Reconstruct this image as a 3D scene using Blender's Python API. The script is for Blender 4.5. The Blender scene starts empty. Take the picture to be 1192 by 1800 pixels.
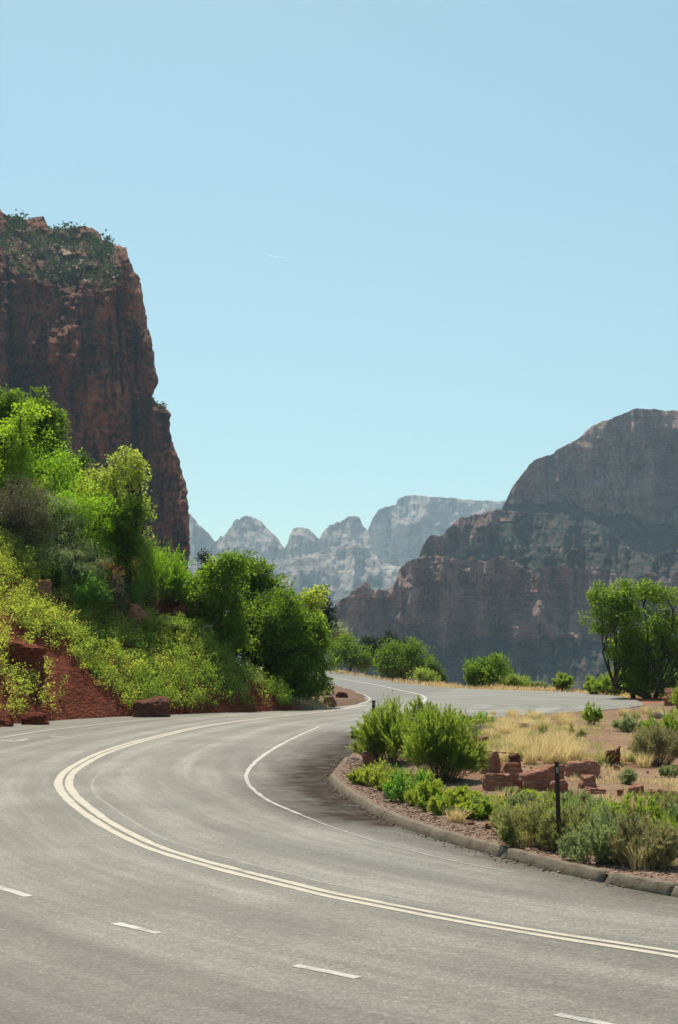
import bpy, bmesh, math, random
import numpy as np
from mathutils import Vector
from mathutils.geometry import delaunay_2d_cdt

SC = bpy.context.scene
COL = SC.collection
# ------------------------------------------------------------------ camera
H = 2.76                      # eye height above the road
F = 2483.0                    # focal length in photo pixels (1192 x 1800 frame)
PITCH = math.atan(250.0 / F)
cam_d = bpy.data.cameras.new('camera')
cam = bpy.data.objects.new('camera', cam_d)
COL.objects.link(cam)
cam.location = (0, 0, H)
cam.rotation_euler = (math.pi / 2 + PITCH, 0, 0)
cam_d.sensor_fit = 'VERTICAL'
cam_d.sensor_height = 36.0
cam_d.lens = F / 1800 * 36.0
cam_d.clip_start = 0.1
cam_d.clip_end = 40000
SC.camera = cam
# ------------------------------------------------------------------ light
SUN_EL, SUN_AZ = math.radians(60), math.radians(-12)   # azimuth from straight ahead, minus = left
sd = np.array([math.sin(SUN_AZ) * math.cos(SUN_EL), math.cos(SUN_AZ) * math.cos(SUN_EL), math.sin(SUN_EL)])
W = bpy.data.worlds.new('World')
SC.world = W
W.use_nodes = True
wn = W.node_tree
bg = wn.nodes['Background']
sky = wn.nodes.new('ShaderNodeTexSky')
sky.sky_type = 'NISHITA'
sky.sun_disc = False
sky.sun_elevation = SUN_EL
sky.sun_rotation = SUN_AZ
sky.altitude = 1200
sky.air_density = 1.0
sky.dust_density = 1.7
sky.ozone_density = 1.6
tint = wn.nodes.new('ShaderNodeMix')          # the film's slightly green blue
tint.data_type = 'RGBA'
tint.blend_type = 'MULTIPLY'
tint.inputs[0].default_value = 1.0
wn.links.new(sky.outputs[0], tint.inputs[6])
tint.inputs[7].default_value = (1.03, 1.18, 0.92, 1)
wn.links.new(tint.outputs[2], bg.inputs[0])
bg.inputs[1].default_value = 0.10
sl = bpy.data.lights.new('sun', 'SUN')
sl.energy = 5.0
sl.angle = math.radians(0.53)
sl.color = (1.0, 0.92, 0.79)
sun = bpy.data.objects.new('sun', sl)
COL.objects.link(sun)
sun.rotation_euler = Vector(sd).to_track_quat('Z', 'Y').to_euler()
SC.view_settings.view_transform = 'Standard'
SC.view_settings.look = 'None'
SC.view_settings.gamma = 1
SC.view_settings.exposure = 0.50
SC.render.engine = 'CYCLES'
cy = SC.cycles
cy.max_bounces = 6
cy.diffuse_bounces = 2
cy.glossy_bounces = 2
cy.transmission_bounces = 4
cy.volume_bounces = 0
cy.transparent_max_bounces = 6
cy.use_denoising = True
cy.sample_clamp_indirect = 4


# ------------------------------------------------------------------ helpers
def ray(u, v):
    dx = (u - 596.0) / F
    dy = (900.0 - v) / F
    return np.array([dx, math.cos(PITCH) - dy * math.sin(PITCH), math.sin(PITCH) + dy * math.cos(PITCH)])


def G(u, v, z=0.0):
    d = ray(u, v)
    t = (z - H) / d[2]
    return np.array([d[0] * t, d[1] * t, z])


def at(u, v, Y):
    d = ray(u, v)
    t = Y / d[1]
    return np.array([d[0] * t, Y, H + d[2] * t])


def at_arr(u, v, Y):
    dx = (u - 596.0) / F
    dy = (900.0 - v) / F
    ry = math.cos(PITCH) - dy * math.sin(PITCH)
    rz = math.sin(PITCH) + dy * math.cos(PITCH)
    t = Y / ry
    return np.stack([dx * t, Y + 0 * u, H + rz * t], -1)


def _hash(ix, iy, iz, seed):
    h = (ix.astype(np.uint32) * np.uint32(374761393) + iy.astype(np.uint32) * np.uint32(668265263)
         + iz.astype(np.uint32) * np.uint32(2147483647) + np.uint32(seed * 974711 % 4294967291))
    h = (h ^ (h >> np.uint32(13))) * np.uint32(1274126177)
    h = h ^ (h >> np.uint32(16))
    h = h * np.uint32(2246822519)
    h = h ^ (h >> np.uint32(15))
    return (h & np.uint32(0xFFFFFF)).astype(np.float64) / 16777215.0


def vnoise(x, y, z=0.0, seed=1):
    x, y, z = np.broadcast_arrays(np.asarray(x, float), np.asarray(y, float), np.asarray(z, float))
    fx, fy, fz = np.floor(x), np.floor(y), np.floor(z)
    tx, ty, tz = x - fx, y - fy, z - fz
    tx, ty, tz = [t * t * t * (t * (t * 6 - 15) + 10) for t in (tx, ty, tz)]
    ix, iy, iz = fx.astype(np.int64), fy.astype(np.int64), fz.astype(np.int64)
    r = 0
    for a in (0, 1):
        wx = tx if a else 1 - tx
        for b in (0, 1):
            wy = ty if b else 1 - ty
            for c in (0, 1):
                wz = tz if c else 1 - tz
                r = r + wx * wy * wz * _hash(ix + a, iy + b, iz + c, seed)
    return r * 2 - 1


def fbm(x, y, z=0.0, oct=4, seed=1, gain=0.5):
    r, a, f = 0, 1.0, 1.0
    for k in range(oct):
        r = r + a * vnoise(np.asarray(x) * f + 17.3 * k, np.asarray(y) * f - 9.1 * k, np.asarray(z) * f + 4.7 * k, seed + k)
        a *= gain
        f *= 2.03
    return r


def ridged(x, y, z=0.0, oct=4, seed=1):
    r, a, f = 0, 1.0, 1.0
    for k in range(oct):
        r = r + a * (1 - 2 * np.abs(vnoise(np.asarray(x) * f + 7.7 * k, np.asarray(y) * f + 3.1 * k, np.asarray(z) * f, seed + k)))
        a *= 0.5
        f *= 2.07
    return r


def sstep(x, a, b):
    t = np.clip((x - a) / (b - a), 0, 1)
    return t * t * (3 - 2 * t)


def mesh_arr(name, V, faces, mat=None, attrs=None, smooth=False, uv=None):
    """V (n,3); faces: list of (m,k) int arrays."""
    me = bpy.data.meshes.new(name)
    V = np.asarray(V, np.float32)
    if not isinstance(faces, list):
        faces = [faces]
    faces = [np.asarray(f, np.int32) for f in faces if len(f)]
    me.vertices.add(len(V))
    me.vertices.foreach_set('co', V.ravel())
    nl = sum(f.size for f in faces)
    nf = sum(len(f) for f in faces)
    me.loops.add(nl)
    me.loops.foreach_set('vertex_index', np.concatenate([f.ravel() for f in faces]))
    me.polygons.add(nf)
    tot = np.concatenate([np.full(len(f), f.shape[1], np.int32) for f in faces])
    st = np.concatenate([[0], np.cumsum(tot)[:-1]]).astype(np.int32)
    me.polygons.foreach_set('loop_start', st)
    me.update(calc_edges=True)
    if smooth:
        me.polygons.foreach_set('use_smooth', np.ones(nf, bool))
    for k, a in (attrs or {}).items():
        at_ = me.attributes.new(k, 'FLOAT', 'POINT')
        at_.data.foreach_set('value', np.asarray(a, np.float32).ravel())
    if mat:
        me.materials.append(mat)
    me.validate()
    return me


def link(name, me, parent=None):
    o = bpy.data.objects.new(name, me)
    COL.objects.link(o)
    if parent is not None:
        o.parent = parent
    return o


def tag(o, label=None, cat=None, group=None, kind=None):
    if label:
        o['label'] = label
    if cat:
        o['category'] = cat
    if group:
        o['group'] = group
    if kind:
        o['kind'] = kind
    return o


def thing(name, label, cat, loc, group=None, rz=0.0):
    o = bpy.data.objects.new(name, None)
    o.empty_display_size = 0.2
    COL.objects.link(o)
    o.location = tuple(float(c) for c in loc)
    o.rotation_euler = (0, 0, rz)
    return tag(o, label, cat, group)


def copy_tree(o, parent=None):
    c = o.copy()
    COL.objects.link(c)
    if parent is not None:
        c.parent = parent
    for ch in list(o.children):
        copy_tree(ch, c)
    return c


def grid_faces(nr, nc):
    i = np.arange(nr - 1)[:, None] * nc + np.arange(nc - 1)[None, :]
    i = i.ravel()
    return np.stack([i, i + 1, i + nc + 1, i + nc], -1)


def smooth_path(pts, step=0.5):
    P = np.asarray(pts, float)[:, :2]
    P = np.vstack([2 * P[0] - P[1], P, 2 * P[-1] - P[-2]])
    out = []
    for i in range(1, len(P) - 2):
        p0, p1, p2, p3 = P[i - 1:i + 3]
        n = max(2, int(np.linalg.norm(p2 - p1) / step) + 1)
        d01, d12, d23 = [max(1e-3, np.linalg.norm(b - a)) ** 0.5 for a, b in ((p0, p1), (p1, p2), (p2, p3))]
        m1 = (p2 - p1) + d12 * ((p1 - p0) / d01 - (p2 - p0) / (d01 + d12))
        m2 = (p2 - p1) + d12 * ((p3 - p2) / d23 - (p3 - p1) / (d12 + d23))
        for t in np.linspace(0, 1, n, endpoint=False):
            out.append((2 * t**3 - 3 * t**2 + 1) * p1 + (t**3 - 2 * t**2 + t) * m1 + (-2 * t**3 + 3 * t**2) * p2 + (t**3 - t**2) * m2)
    out.append(P[-2])
    return np.array(out)


def path_normals(P):
    T = np.gradient(P, axis=0)
    T /= np.linalg.norm(T, axis=1)[:, None] + 1e-9
    return np.stack([-T[:, 1], T[:, 0]], -1)


def dist_path(XY, P):
    """unsigned distance, signed side (left of travel +), arclength"""
    A, B = P[:-1], P[1:]
    L = np.linalg.norm(B - A, axis=1)
    S = np.concatenate([[0], np.cumsum(L)])
    best = np.full(len(XY), 1e9)
    side = np.zeros(len(XY))
    arc = np.zeros(len(XY))
    for k in range(len(A)):
        d = B[k] - A[k]
        w = XY - A[k]
        t = np.clip((w @ d) / (L[k] ** 2 + 1e-12), 0, 1)
        q = w - t[:, None] * d
        r = np.hypot(q[:, 0], q[:, 1])
        m = r < best
        best[m] = r[m]
        side[m] = np.sign(d[0] * w[m, 1] - d[1] * w[m, 0])
        arc[m] = S[k] + t[m] * L[k]
    return best, side, arc


def in_poly(XY, poly):
    x, y = XY[:, 0], XY[:, 1]
    r = np.zeros(len(XY), bool)
    n = len(poly)
    for i in range(n):
        x1, y1 = poly[i]
        x2, y2 = poly[(i + 1) % n]
        c = ((y1 > y) != (y2 > y)) & (x < (x2 - x1) * (y - y1) / (y2 - y1 + 1e-12) + x1)
        r ^= c
    return r


def cdt_mesh(poly, interior):
    poly = np.asarray(poly)[:, :2]
    n = len(poly)
    ins = interior[in_poly(interior, poly)]
    d, _, _ = dist_path(ins, np.vstack([poly, poly[:1]]))
    ins = ins[d > 0.06]
    vs = [Vector((float(a), float(b))) for a, b in np.vstack([poly, ins])]
    es = [(i, (i + 1) % n) for i in range(n)]
    r = delaunay_2d_cdt(vs, es, [], 1, 1e-5)
    V = np.array([(v.x, v.y) for v in r[0]])
    Fc = [f for f in r[2]]
    Fc = np.array(Fc, np.int32)
    c = V[Fc].mean(1)
    Fc = Fc[in_poly(c, poly)]
    a, b, cc = V[Fc[:, 0]], V[Fc[:, 1]], V[Fc[:, 2]]
    flip = ((b - a)[:, 0] * (cc - a)[:, 1] - (b - a)[:, 1] * (cc - a)[:, 0]) < 0
    Fc[flip] = Fc[flip][:, ::-1]
    return V, Fc


# ------------------------------------------------------------------ materials
class NT:
    def __init__(s, name):
        s.m = bpy.data.materials.new(name)
        s.m.use_nodes = True
        s.t = s.m.node_tree
        s.t.nodes.clear()
        s.out = s.n('ShaderNodeOutputMaterial')

    def n(s, typ, **kw):
        nd = s.t.nodes.new(typ)
        for k, v in kw.items():
            setattr(nd, k, v)
        return nd

    def put(s, sock, v):
        if hasattr(v, 'is_output'):
            s.t.links.new(v, sock)
        elif v is not None:
            sock.default_value = v if not isinstance(v, tuple) or len(v) != 3 or sock.type != 'RGBA' else (*v, 1)

    def noise(s, vec, scale, detail=4, rough=0.55, dist=0.0):
        nd = s.n('ShaderNodeTexNoise')
        s.put(nd.inputs['Vector'], vec)
        nd.inputs['Scale'].default_value = scale
        nd.inputs['Detail'].default_value = detail
        nd.inputs['Roughness'].default_value = rough
        nd.inputs['Distortion'].default_value = dist
        return nd.outputs['Fac']

    def vor(s, vec, scale, out='Distance', feature='F1'):
        nd = s.n('ShaderNodeTexVoronoi', feature=feature)
        s.put(nd.inputs['Vector'], vec)
        nd.inputs['Scale'].default_value = scale
        return nd.outputs[out]

    def mapping(s, vec, scale=(1, 1, 1), rot=(0, 0, 0)):
        nd = s.n('ShaderNodeMapping')
        s.put(nd.inputs['Vector'], vec)
        nd.inputs['Scale'].default_value = scale
        nd.inputs['Rotation'].default_value = rot
        return nd.outputs[0]

    def ramp(s, fac, stops, interp='LINEAR'):
        nd = s.n('ShaderNodeValToRGB')
        s.put(nd.inputs[0], fac)
        cr = nd.color_ramp
        cr.interpolation = interp
        while len(cr.elements) < len(stops):
            cr.elements.new(0.5)
        for e, (p, c) in zip(cr.elements, stops):
            e.position = p
            e.color = (*c, 1) if isinstance(c, tuple) else (c, c, c, 1)
        return nd.outputs[0]

    def mix(s, fac, a, b, typ='MIX'):
        nd = s.n('ShaderNodeMix', data_type='RGBA', blend_type=typ)
        s.put(nd.inputs[0], fac)
        s.put(nd.inputs[6], a)
        s.put(nd.inputs[7], b)
        return nd.outputs[2]

    def math(s, op, a, b=None, c=None, clamp=False):
        nd = s.n('ShaderNodeMath', operation=op)
        nd.use_clamp = clamp
        s.put(nd.inputs[0], a)
        if b is not None:
            s.put(nd.inputs[1], b)
        if c is not None:
            s.put(nd.inputs[2], c)
        return nd.outputs[0]

    def attr(s, name):
        return s.n('ShaderNodeAttribute', attribute_name=name).outputs['Fac']

    def pos(s):
        return s.n('ShaderNodeNewGeometry').outputs['Position']

    def obj(s):
        return s.n('ShaderNodeTexCoord').outputs['Object']

    def island(s):
        return s.n('ShaderNodeNewGeometry').outputs['Random Per Island']

    def bump(s, height, strength=0.5, dist=0.05):
        nd = s.n('ShaderNodeBump')
        nd.inputs['Strength'].default_value = strength
        nd.inputs['Distance'].default_value = dist
        s.put(nd.inputs['Height'], height)
        return nd.outputs[0]

    def principled(s, color, rough=0.9, spec=0.3, normal=None):
        p = s.n('ShaderNodeBsdfPrincipled')
        s.put(p.inputs['Base Color'], color)
        s.put(p.inputs['Roughness'], rough)
        s.put(p.inputs['Specular IOR Level'], spec)
        if normal is not None:
            s.put(p.inputs['Normal'], normal)
        return p.outputs[0]

    def finish(s, shader):
        s.t.links.new(shader, s.out.inputs['Surface'])
        return s.m


def leaf_mat(name, c1, c2, trans=0.45, tcol=None, rough=0.55, spec=0.2, patch=0.6):
    n = NT(name)
    r = n.island()
    big = n.noise(n.pos(), 0.7, 2)
    f = n.math('ADD', n.math('MULTIPLY', r, 1 - patch), n.math('MULTIPLY', n.math('MULTIPLY_ADD', big, 2.2, -0.6), patch), clamp=True)
    col = n.mix(f, c1, c2)
    p = n.principled(col, rough, spec)
    t = n.n('ShaderNodeBsdfTranslucent')
    g = n.mix(1.0, col, tcol or (2.0, 2.1, 0.8), 'MULTIPLY')
    n.put(t.inputs[0], g)
    m = n.n('ShaderNodeMixShader')
    m.inputs[0].default_value = trans
    n.t.links.new(p, m.inputs[1])
    n.t.links.new(t.outputs[0], m.inputs[2])
    return n.finish(m.outputs[0])


def plain_mat(name, c1, c2, scale=8, rough=0.85, spec=0.2, bump=0.3, bd=0.02, detail=5):
    n = NT(name)
    v = n.obj()
    f = n.noise(v, scale, detail, 0.6)
    col = n.mix(n.ramp(f, [(0.3, 0.0), (0.7, 1.0)]), c1, c2)
    return n.finish(n.principled(col, rough, spec, n.bump(n.noise(v, scale * 3, 4), bump, bd)))


M = {}
M['bark'] = plain_mat('bark', (0.035, 0.025, 0.018), (0.10, 0.075, 0.055), 6, bump=0.6)
M['twig'] = plain_mat('twig', (0.10, 0.07, 0.045), (0.20, 0.15, 0.10), 9)
M['deadwood'] = plain_mat('dead_wood', (0.30, 0.25, 0.20), (0.45, 0.40, 0.33), 6)
M['rock'] = None
M['leaf_bright'] = leaf_mat('bright_leaf', (0.17, 0.27, 0.022), (0.28, 0.37, 0.04), 0.55)
M['leaf_yellow'] = leaf_mat('yellow_green_leaf', (0.22, 0.28, 0.065), (0.34, 0.36, 0.11), 0.55)
M['leaf_mid'] = leaf_mat('mid_green_leaf', (0.065, 0.125, 0.018), (0.16, 0.23, 0.03), 0.48)
M['leaf_deep'] = leaf_mat('deep_green_leaf', (0.035, 0.075, 0.014), (0.085, 0.14, 0.022), 0.4)
M['leaf_feather'] = leaf_mat('feathery_leaf', (0.14, 0.27, 0.025), (0.25, 0.37, 0.04), 0.58)
M['leaf_teal'] = leaf_mat('cool_green_leaf', (0.1, 0.21, 0.06), (0.17, 0.3, 0.075), 0.45)
M['leaf_sage'] = leaf_mat('grey_sage_leaf', (0.22, 0.27, 0.12), (0.38, 0.42, 0.22), 0.4, (1.4, 1.45, 1.0))
M['leaf_grey'] = leaf_mat('dry_grey_leaf', (0.22, 0.20, 0.10), (0.40, 0.36, 0.20), 0.35, (1.4, 1.4, 0.9))
M['leaf_juniper'] = leaf_mat('juniper_leaf', (0.015, 0.03, 0.014), (0.035, 0.055, 0.022), 0.15)
M['leaf_cover'] = leaf_mat('cover_leaf', (0.22, 0.28, 0.065), (0.42, 0.42, 0.14), 0.55)
M['leaf_rabbit'] = leaf_mat('rabbitbrush_leaf', (0.14, 0.2, 0.045), (0.27, 0.32, 0.09), 0.5)
M['leaf_herb'] = leaf_mat('herb_leaf', (0.17, 0.235, 0.045), (0.33, 0.335, 0.085), 0.5)
M['leaf_cover_green'] = leaf_mat('green_cover_leaf', (0.13, 0.21, 0.045), (0.25, 0.32, 0.085), 0.5)
M['leaf_scrub'] = leaf_mat('dark_scrub_leaf', (0.085, 0.08, 0.045), (0.22, 0.20, 0.125), 0.25, (1.3, 1.3, 0.9))
M['leaf_olive'] = leaf_mat('olive_brush_leaf', (0.20, 0.22, 0.085), (0.37, 0.36, 0.17), 0.4, (1.5, 1.5, 0.9))
M['leaf_tree'] = leaf_mat('lighter_tree_leaf', (0.085, 0.15, 0.022), (0.20, 0.275, 0.042), 0.5)  # leaf green a little lighter than the mid green
M['straw'] = leaf_mat('straw', (0.50, 0.39, 0.19), (0.72, 0.60, 0.36), 0.4, (1.3, 1.25, 1.0))
M['straw_green'] = leaf_mat('green_straw', (0.30, 0.32, 0.11), (0.52, 0.49, 0.21), 0.4, (1.1, 1.1, 0.8))
M['cliff_leaf'] = leaf_mat('cliff_scrub_leaf', (0.022, 0.04, 0.02), (0.06, 0.085, 0.035), 0.2)

# ------------------------------------------------------------------ plan of the road (photo pixels dropped on flat ground)
def gl(pix, z=0.0):
    return np.array([G(u, v, z)[:2] for u, v in pix])


CENTRE = smooth_path(gl([(2000, 1822), (1500, 1735), (1192, 1678), (1022, 1652), (848, 1624), (674, 1591), (587, 1574), (500, 1553), (411, 1531), (294, 1498), (235, 1474), (176, 1441), (135, 1410), (116, 1389),
                         (112, 1376), (121, 1358), (146, 1341), (176, 1326), (235, 1306), (294, 1291), (352, 1278), (430, 1266), (511, 1257), (587, 1249), (640, 1240)]), 0.4)
INNER = smooth_path(gl([(561, 1277), (499, 1306), (458, 1332), (437, 1353), (433, 1367), (440, 1382), (470, 1406), (528, 1432), (587, 1455), (646, 1475), (693, 1488), (800, 1514), (900, 1534)]), 0.3)
LEFTEDGE = smooth_path(gl([(-500, 1388), (-200, 1330), (0, 1297), (60, 1287), (150, 1276), (250, 1266), (350, 1260), (430, 1256), (521, 1253), (582, 1248), (632, 1238), (650, 1230), (647, 1225), (622, 1215), (572, 1202), (550, 1197)]), 0.5)
FARLINE = smooth_path(gl([(560, 1187), (579, 1190), (652, 1202), (703, 1213), (738, 1221), (748, 1228), (743, 1235)]), 0.6)
SEAM = smooth_path(gl([(400, 1278), (311, 1297), (200, 1345), (162, 1374), (167, 1395), (194, 1417), (294, 1476), (411, 1511), (500, 1534), (587, 1555), (674, 1572), (760, 1588)]), 0.3)
KERB = smooth_path(gl([(601, 1336), (588, 1352), (577, 1369), (592, 1389), (634, 1418), (671, 1439), (746, 1468), (825, 1492), (873, 1505), (963, 1529), (1064, 1553), (1143, 1569), (1192, 1578), (1300, 1596), (1500, 1630)]), 0.2)
ISLTOP = gl([(1135, 1237), (1131, 1241), (1100, 1245), (1050, 1249), (1000, 1252), (950, 1255), (900, 1258), (840, 1261), (780, 1264), (730, 1271), (690, 1282), (655, 1299), (625, 1318)])
FAR_EDGE = gl([(560, 1177), (590, 1182), (640, 1190), (700, 1200), (760, 1207), (830, 1211), (900, 1213), (960, 1215), (1030, 1218), (1090, 1224), (1118, 1230), (1131, 1236), (1131, 1240)])
HILLEDGE = gl([(-500, 1352), (-200, 1298), (0, 1274), (75, 1268), (150, 1263), (300, 1256), (420, 1252), (510, 1249), (545, 1247), (590, 1243), (625, 1238), (643, 1231), (645, 1226), (615, 1214), (570, 1203), (550, 1198), (520, 1190), (470, 1182)])


def smooth_noise_edge(P, amp, seed, step=0.5):
    S = smooth_path(P, step)
    N = path_normals(S)
    k = np.arange(len(S))
    return S + N * (amp * fbm(k * 0.22, k * 0 + seed, oct=3, seed=seed))[:, None]


HE = smooth_noise_edge(HILLEDGE, 0.12, 5)
HILLPOLY = np.vstack([HE, [[-30, 240], [-110, 240], [-110, 30]]])


def crest_h(t):
    """height of the cut bank; t runs along the bank towards the bend"""
    return np.interp(t, [-40, -10, 0, 3.1, 6.4, 7.9, 9.6, 11.4, 13.1, 14.9, 16.9, 18, 40], [10.5, 9.6, 8.1, 6.7, 5.3, 4.8, 4.15, 3.45, 2.45, 1.3, 0.3, 0.22, 0.3])


def hill_h(XY):
    XY = np.asarray(XY, float)
    s, _, _ = dist_path(XY, HE[::3])
    s = np.where(in_poly(XY, HILLPOLY), s, 0)
    q = XY[:, 0] + 0.15 * (XY[:, 1] - 60)
    t = (q + 14.9) * 1.2
    hc = crest_h(t) * (1 + 0.05 * vnoise(XY[:, 0] * 0.25, XY[:, 1] * 0.25, 0, 11))
    slope = 0.95 + 0.08 * vnoise(XY[:, 0] * 0.2, XY[:, 1] * 0.2, 3, 12)
    rough = fbm(XY[:, 0] * 0.8, XY[:, 1] * 0.8, 0, 4, 13)
    cut = s * slope
    k = 0.2
    low = np.maximum(-np.log(np.exp(-cut / k) + np.exp(-hc / k)) * k, 0)       # smooth min
    d = np.maximum(0, s - hc / slope)
    tap = sstep(-q, 0.5, 8)
    bw = np.interp(t, [3, 9], [2.4, 0.5])
    up = 0.15 * np.minimum(d, bw) + tap * (np.clip(d - bw, 0, 5) * 0.62 + np.clip(d - bw - 5, 0, 14) * 0.30)
    h = low + up
    # erosion rills down the cut and general roughness
    rill = ridged(t * 0.55, s * 0.10, 0, 3, 14) * sstep(hc, 0.8, 3) * sstep(s, 0.1, 1.2) * 0.2
    ter = (1 - sstep(t, 6, 11)) * sstep(s, 0.3, 1.2) * (1 - sstep(s, 4.2, 6))
    ph = h * 1.15 + 0.5 * vnoise(XY[:, 0] * 0.5, XY[:, 1] * 0.5, 0, 15) + 0.25 * vnoise(XY[:, 0] * 1.7, XY[:, 1] * 1.7, 0, 16)
    h = h + ter * 0.55 * (sstep(ph - np.floor(ph), 0.35, 0.65) + np.floor(ph) - ph) / 1.15 * (0.5 + 0.5 * vnoise(t * 0.6, h * 0.4, 2, 17))
    h = h + rill + rough * (0.05 + 0.12 * sstep(hc, 0.5, 2)) * sstep(s, 0.1, 2)
    return np.where(s > 0, h + 0.02, -0.05), s, t


RIMX = np.array([-300, -40, -6, 0.5, 5.7, 10.6, 15.5, 18.4, 26, 60, 300.])
RIMY = np.array([330, 300, 262, 222, 146, 121, 114, 106, 100, 95, 90.])


def ground_h(XY):
    d = XY[:, 1] - np.interp(XY[:, 0], RIMX, RIMY)
    far = np.abs(XY[:, 0]) - 300
    d = np.maximum(d, far * 0.8)
    d = np.maximum(d, -XY[:, 1] - 300)
    return -0.07 - np.minimum(np.maximum(d, 0) * 0.62, 175) + 0.6 * fbm(XY[:, 0] * .05, XY[:, 1] * .05, 0, 3, 31) * sstep(d, 0, 20)


ISLPOLY_K = KERB + path_normals(KERB) * 0.10
ISLPOLY = np.vstack([ISLPOLY_K, [[14, 12.5], [45, 10], [45, 92], [26, 92]], ISLTOP])
_isl_other = np.vstack([ISLPOLY[len(ISLPOLY_K) + 3:], ISLPOLY[:1]])


def island_h(XY):
    XY = np.asarray(XY, float)
    ins = in_poly(XY, ISLPOLY)
    do, _, _ = dist_path(XY, _isl_other)
    do = np.where(XY[:, 1] > 70, do, do)
    b = fbm(XY[:, 0] * 0.45, XY[:, 1] * 0.3, 0, 4, 21)
    z = 0.112 * sstep(do, 0.0, 2.5) - 0.012
    mound = 0.5 * np.exp(-(((XY[:, 0] - 4.5) / 4.5) ** 2 + ((XY[:, 1] - 38) / 9) ** 2)) * 0.5
    dk, _, _ = dist_path(XY, KERB[::2])
    z = z + mound * sstep(dk, 0.3, 4) + b * 0.07 * sstep(np.minimum(dk, do), 0.15, 2.0)
    return np.where(ins, z, -0.05)


def gz(x, y):
    XY = np.array([[x, y]])
    a = hill_h(XY)[0][0]
    b = island_h(XY)[0]
    c = ground_h(XY)[0]
    if in_poly(XY, ISLPOLY)[0]:
        return float(b)
    if in_poly(XY, HILLPOLY)[0]:
        return float(a)
    return float(max(c, -300))


def gz_arr(XY):
    c = ground_h(XY)
    hi = in_poly(XY, HILLPOLY)
    ii = in_poly(XY, ISLPOLY)
    z = c.copy()
    if hi.any():
        z[hi] = hill_h(XY[hi])[0]
    if ii.any():
        z[ii] = island_h(XY[ii])
    return z


def hit(u, v, Y0=12.0, Y1=140.0):
    """where the view ray through this photo pixel meets the modelled ground"""
    Y = np.linspace(Y0, Y1, 1500)
    d = ray(u, v)
    P = np.stack([d[0] / d[1] * Y, Y], -1)
    zr = H + d[2] / d[1] * Y
    k = np.where(gz_arr(P) >= zr - 0.005)[0]
    k = k[0] if len(k) else len(Y) - 1
    return np.array([P[k, 0], P[k, 1], gz(P[k, 0], P[k, 1])])


# ------------------------------------------------------------------ ground sheet to the horizon
def dirt_material(name, c1, c2, c3, gravel=1.0):
    n = NT(name)
    p = n.pos()
    big = n.noise(p, 0.35, 5, 0.6)
    mid = n.noise(p, 2.2, 6, 0.65)
    fine = n.vor(p, 22, 'Color')
    fd = n.vor(p, 22, 'Distance')
    sep = n.n('ShaderNodeSeparateColor')
    n.t.links.new(fine, sep.inputs[0])
    col = n.mix(n.ramp(big, [(0.35, 0.0), (0.65, 1.0)]), c1, c2)
    col = n.mix(n.ramp(mid, [(0.45, 0.0), (0.75, 0.8)]), col, c3)
    g = n.ramp(sep.outputs[0], [(0.0, (0.45, 0.42, 0.4)), (0.6, (0.95, 0.93, 0.92)), (1.0, (1.7, 1.6, 1.5))])
    col = n.mix(0.75 * gravel, col, g, 'MULTIPLY')
    hgt = n.math('ADD', n.math('MULTIPLY', fd, -0.8), n.math('MULTIPLY', mid, 1.5))
    return n.finish(n.principled(col, 0.95, 0.1, n.bump(hgt, 0.7, 0.04)))


M['dirt'] = dirt_material('red_dirt', (0.26, 0.115, 0.065), (0.33, 0.16, 0.095), (0.20, 0.085, 0.05))
xs = np.unique(np.concatenate([np.linspace(-8000, -300, 20), np.linspace(-300, -60, 25), np.linspace(-60, 60, 60), np.linspace(60, 300, 25), np.linspace(300, 8000, 20)]))
ys = np.unique(np.concatenate([np.linspace(-1500, -300, 6), np.linspace(-300, 60, 20), np.linspace(60, 300, 100), np.linspace(300, 800, 40), np.linspace(800, 8000, 24)]))
XX, YY = np.meshgrid(xs, ys)
ZZ = ground_h(np.stack([XX.ravel(), YY.ravel()], -1)).reshape(XX.shape)
g_o = link('ground', mesh_arr('ground', np.stack([XX, YY, ZZ], -1).reshape(-1, 3), grid_faces(*XX.shape), M['dirt'], smooth=True))
tag(g_o, 'red dirt ground falling away into the canyon beyond the road', 'ground', kind='structure')

# ------------------------------------------------------------------ road
rng = np.random.default_rng(7)


def jitter_grid(x0, x1, y0, y1, sx, sy):
    a, b = np.meshgrid(np.arange(x0, x1, sx), np.arange(y0, y1, sy))
    P = np.stack([a.ravel(), b.ravel()], -1)
    return P + rng.uniform(-0.25, 0.25, P.shape) * [sx, sy]


isl_in = gl([(905, 1262), (850, 1290), (800, 1340), (800, 1400), (1000, 1500), (1300, 1570)])
ROADPOLY = np.vstack([FAR_EDGE, gl([(1100, 1245), (1000, 1252), (950, 1255), (900, 1258)]), isl_in, [[45, 14], [45, -12], [-50, -12], [-50, 42]],
                      gl([(-100, 1270), (0, 1262), (150, 1256), (300, 1250), (420, 1247), (520, 1243), (590, 1238), (600, 1230), (590, 1222), (560, 1205), (540, 1198), (500, 1184)])])
pts = np.vstack([jitter_grid(-20, 12, 6, 34, .34, .34), jitter_grid(-30, 20, 34, 130, .55, .7), jitter_grid(-20, 10, 130, 220, 1.2, 2.5)])
V2, Fc = cdt_mesh(ROADPOLY, pts)
dc, sc_, ac = dist_path(V2, CENTRE)
dk, _, _ = dist_path(V2, KERB)
dsg = dc * sc_       # + = outer or inner side
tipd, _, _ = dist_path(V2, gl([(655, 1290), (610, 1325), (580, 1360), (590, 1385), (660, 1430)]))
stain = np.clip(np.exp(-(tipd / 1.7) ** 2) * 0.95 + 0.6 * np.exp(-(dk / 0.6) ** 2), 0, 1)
road_me = mesh_arr('road', np.column_stack([V2, 0 * V2[:, 0]]), Fc, None, {'lane': dsg, 'along': ac, 'stain': stain})
n = NT('asphalt')
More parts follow.
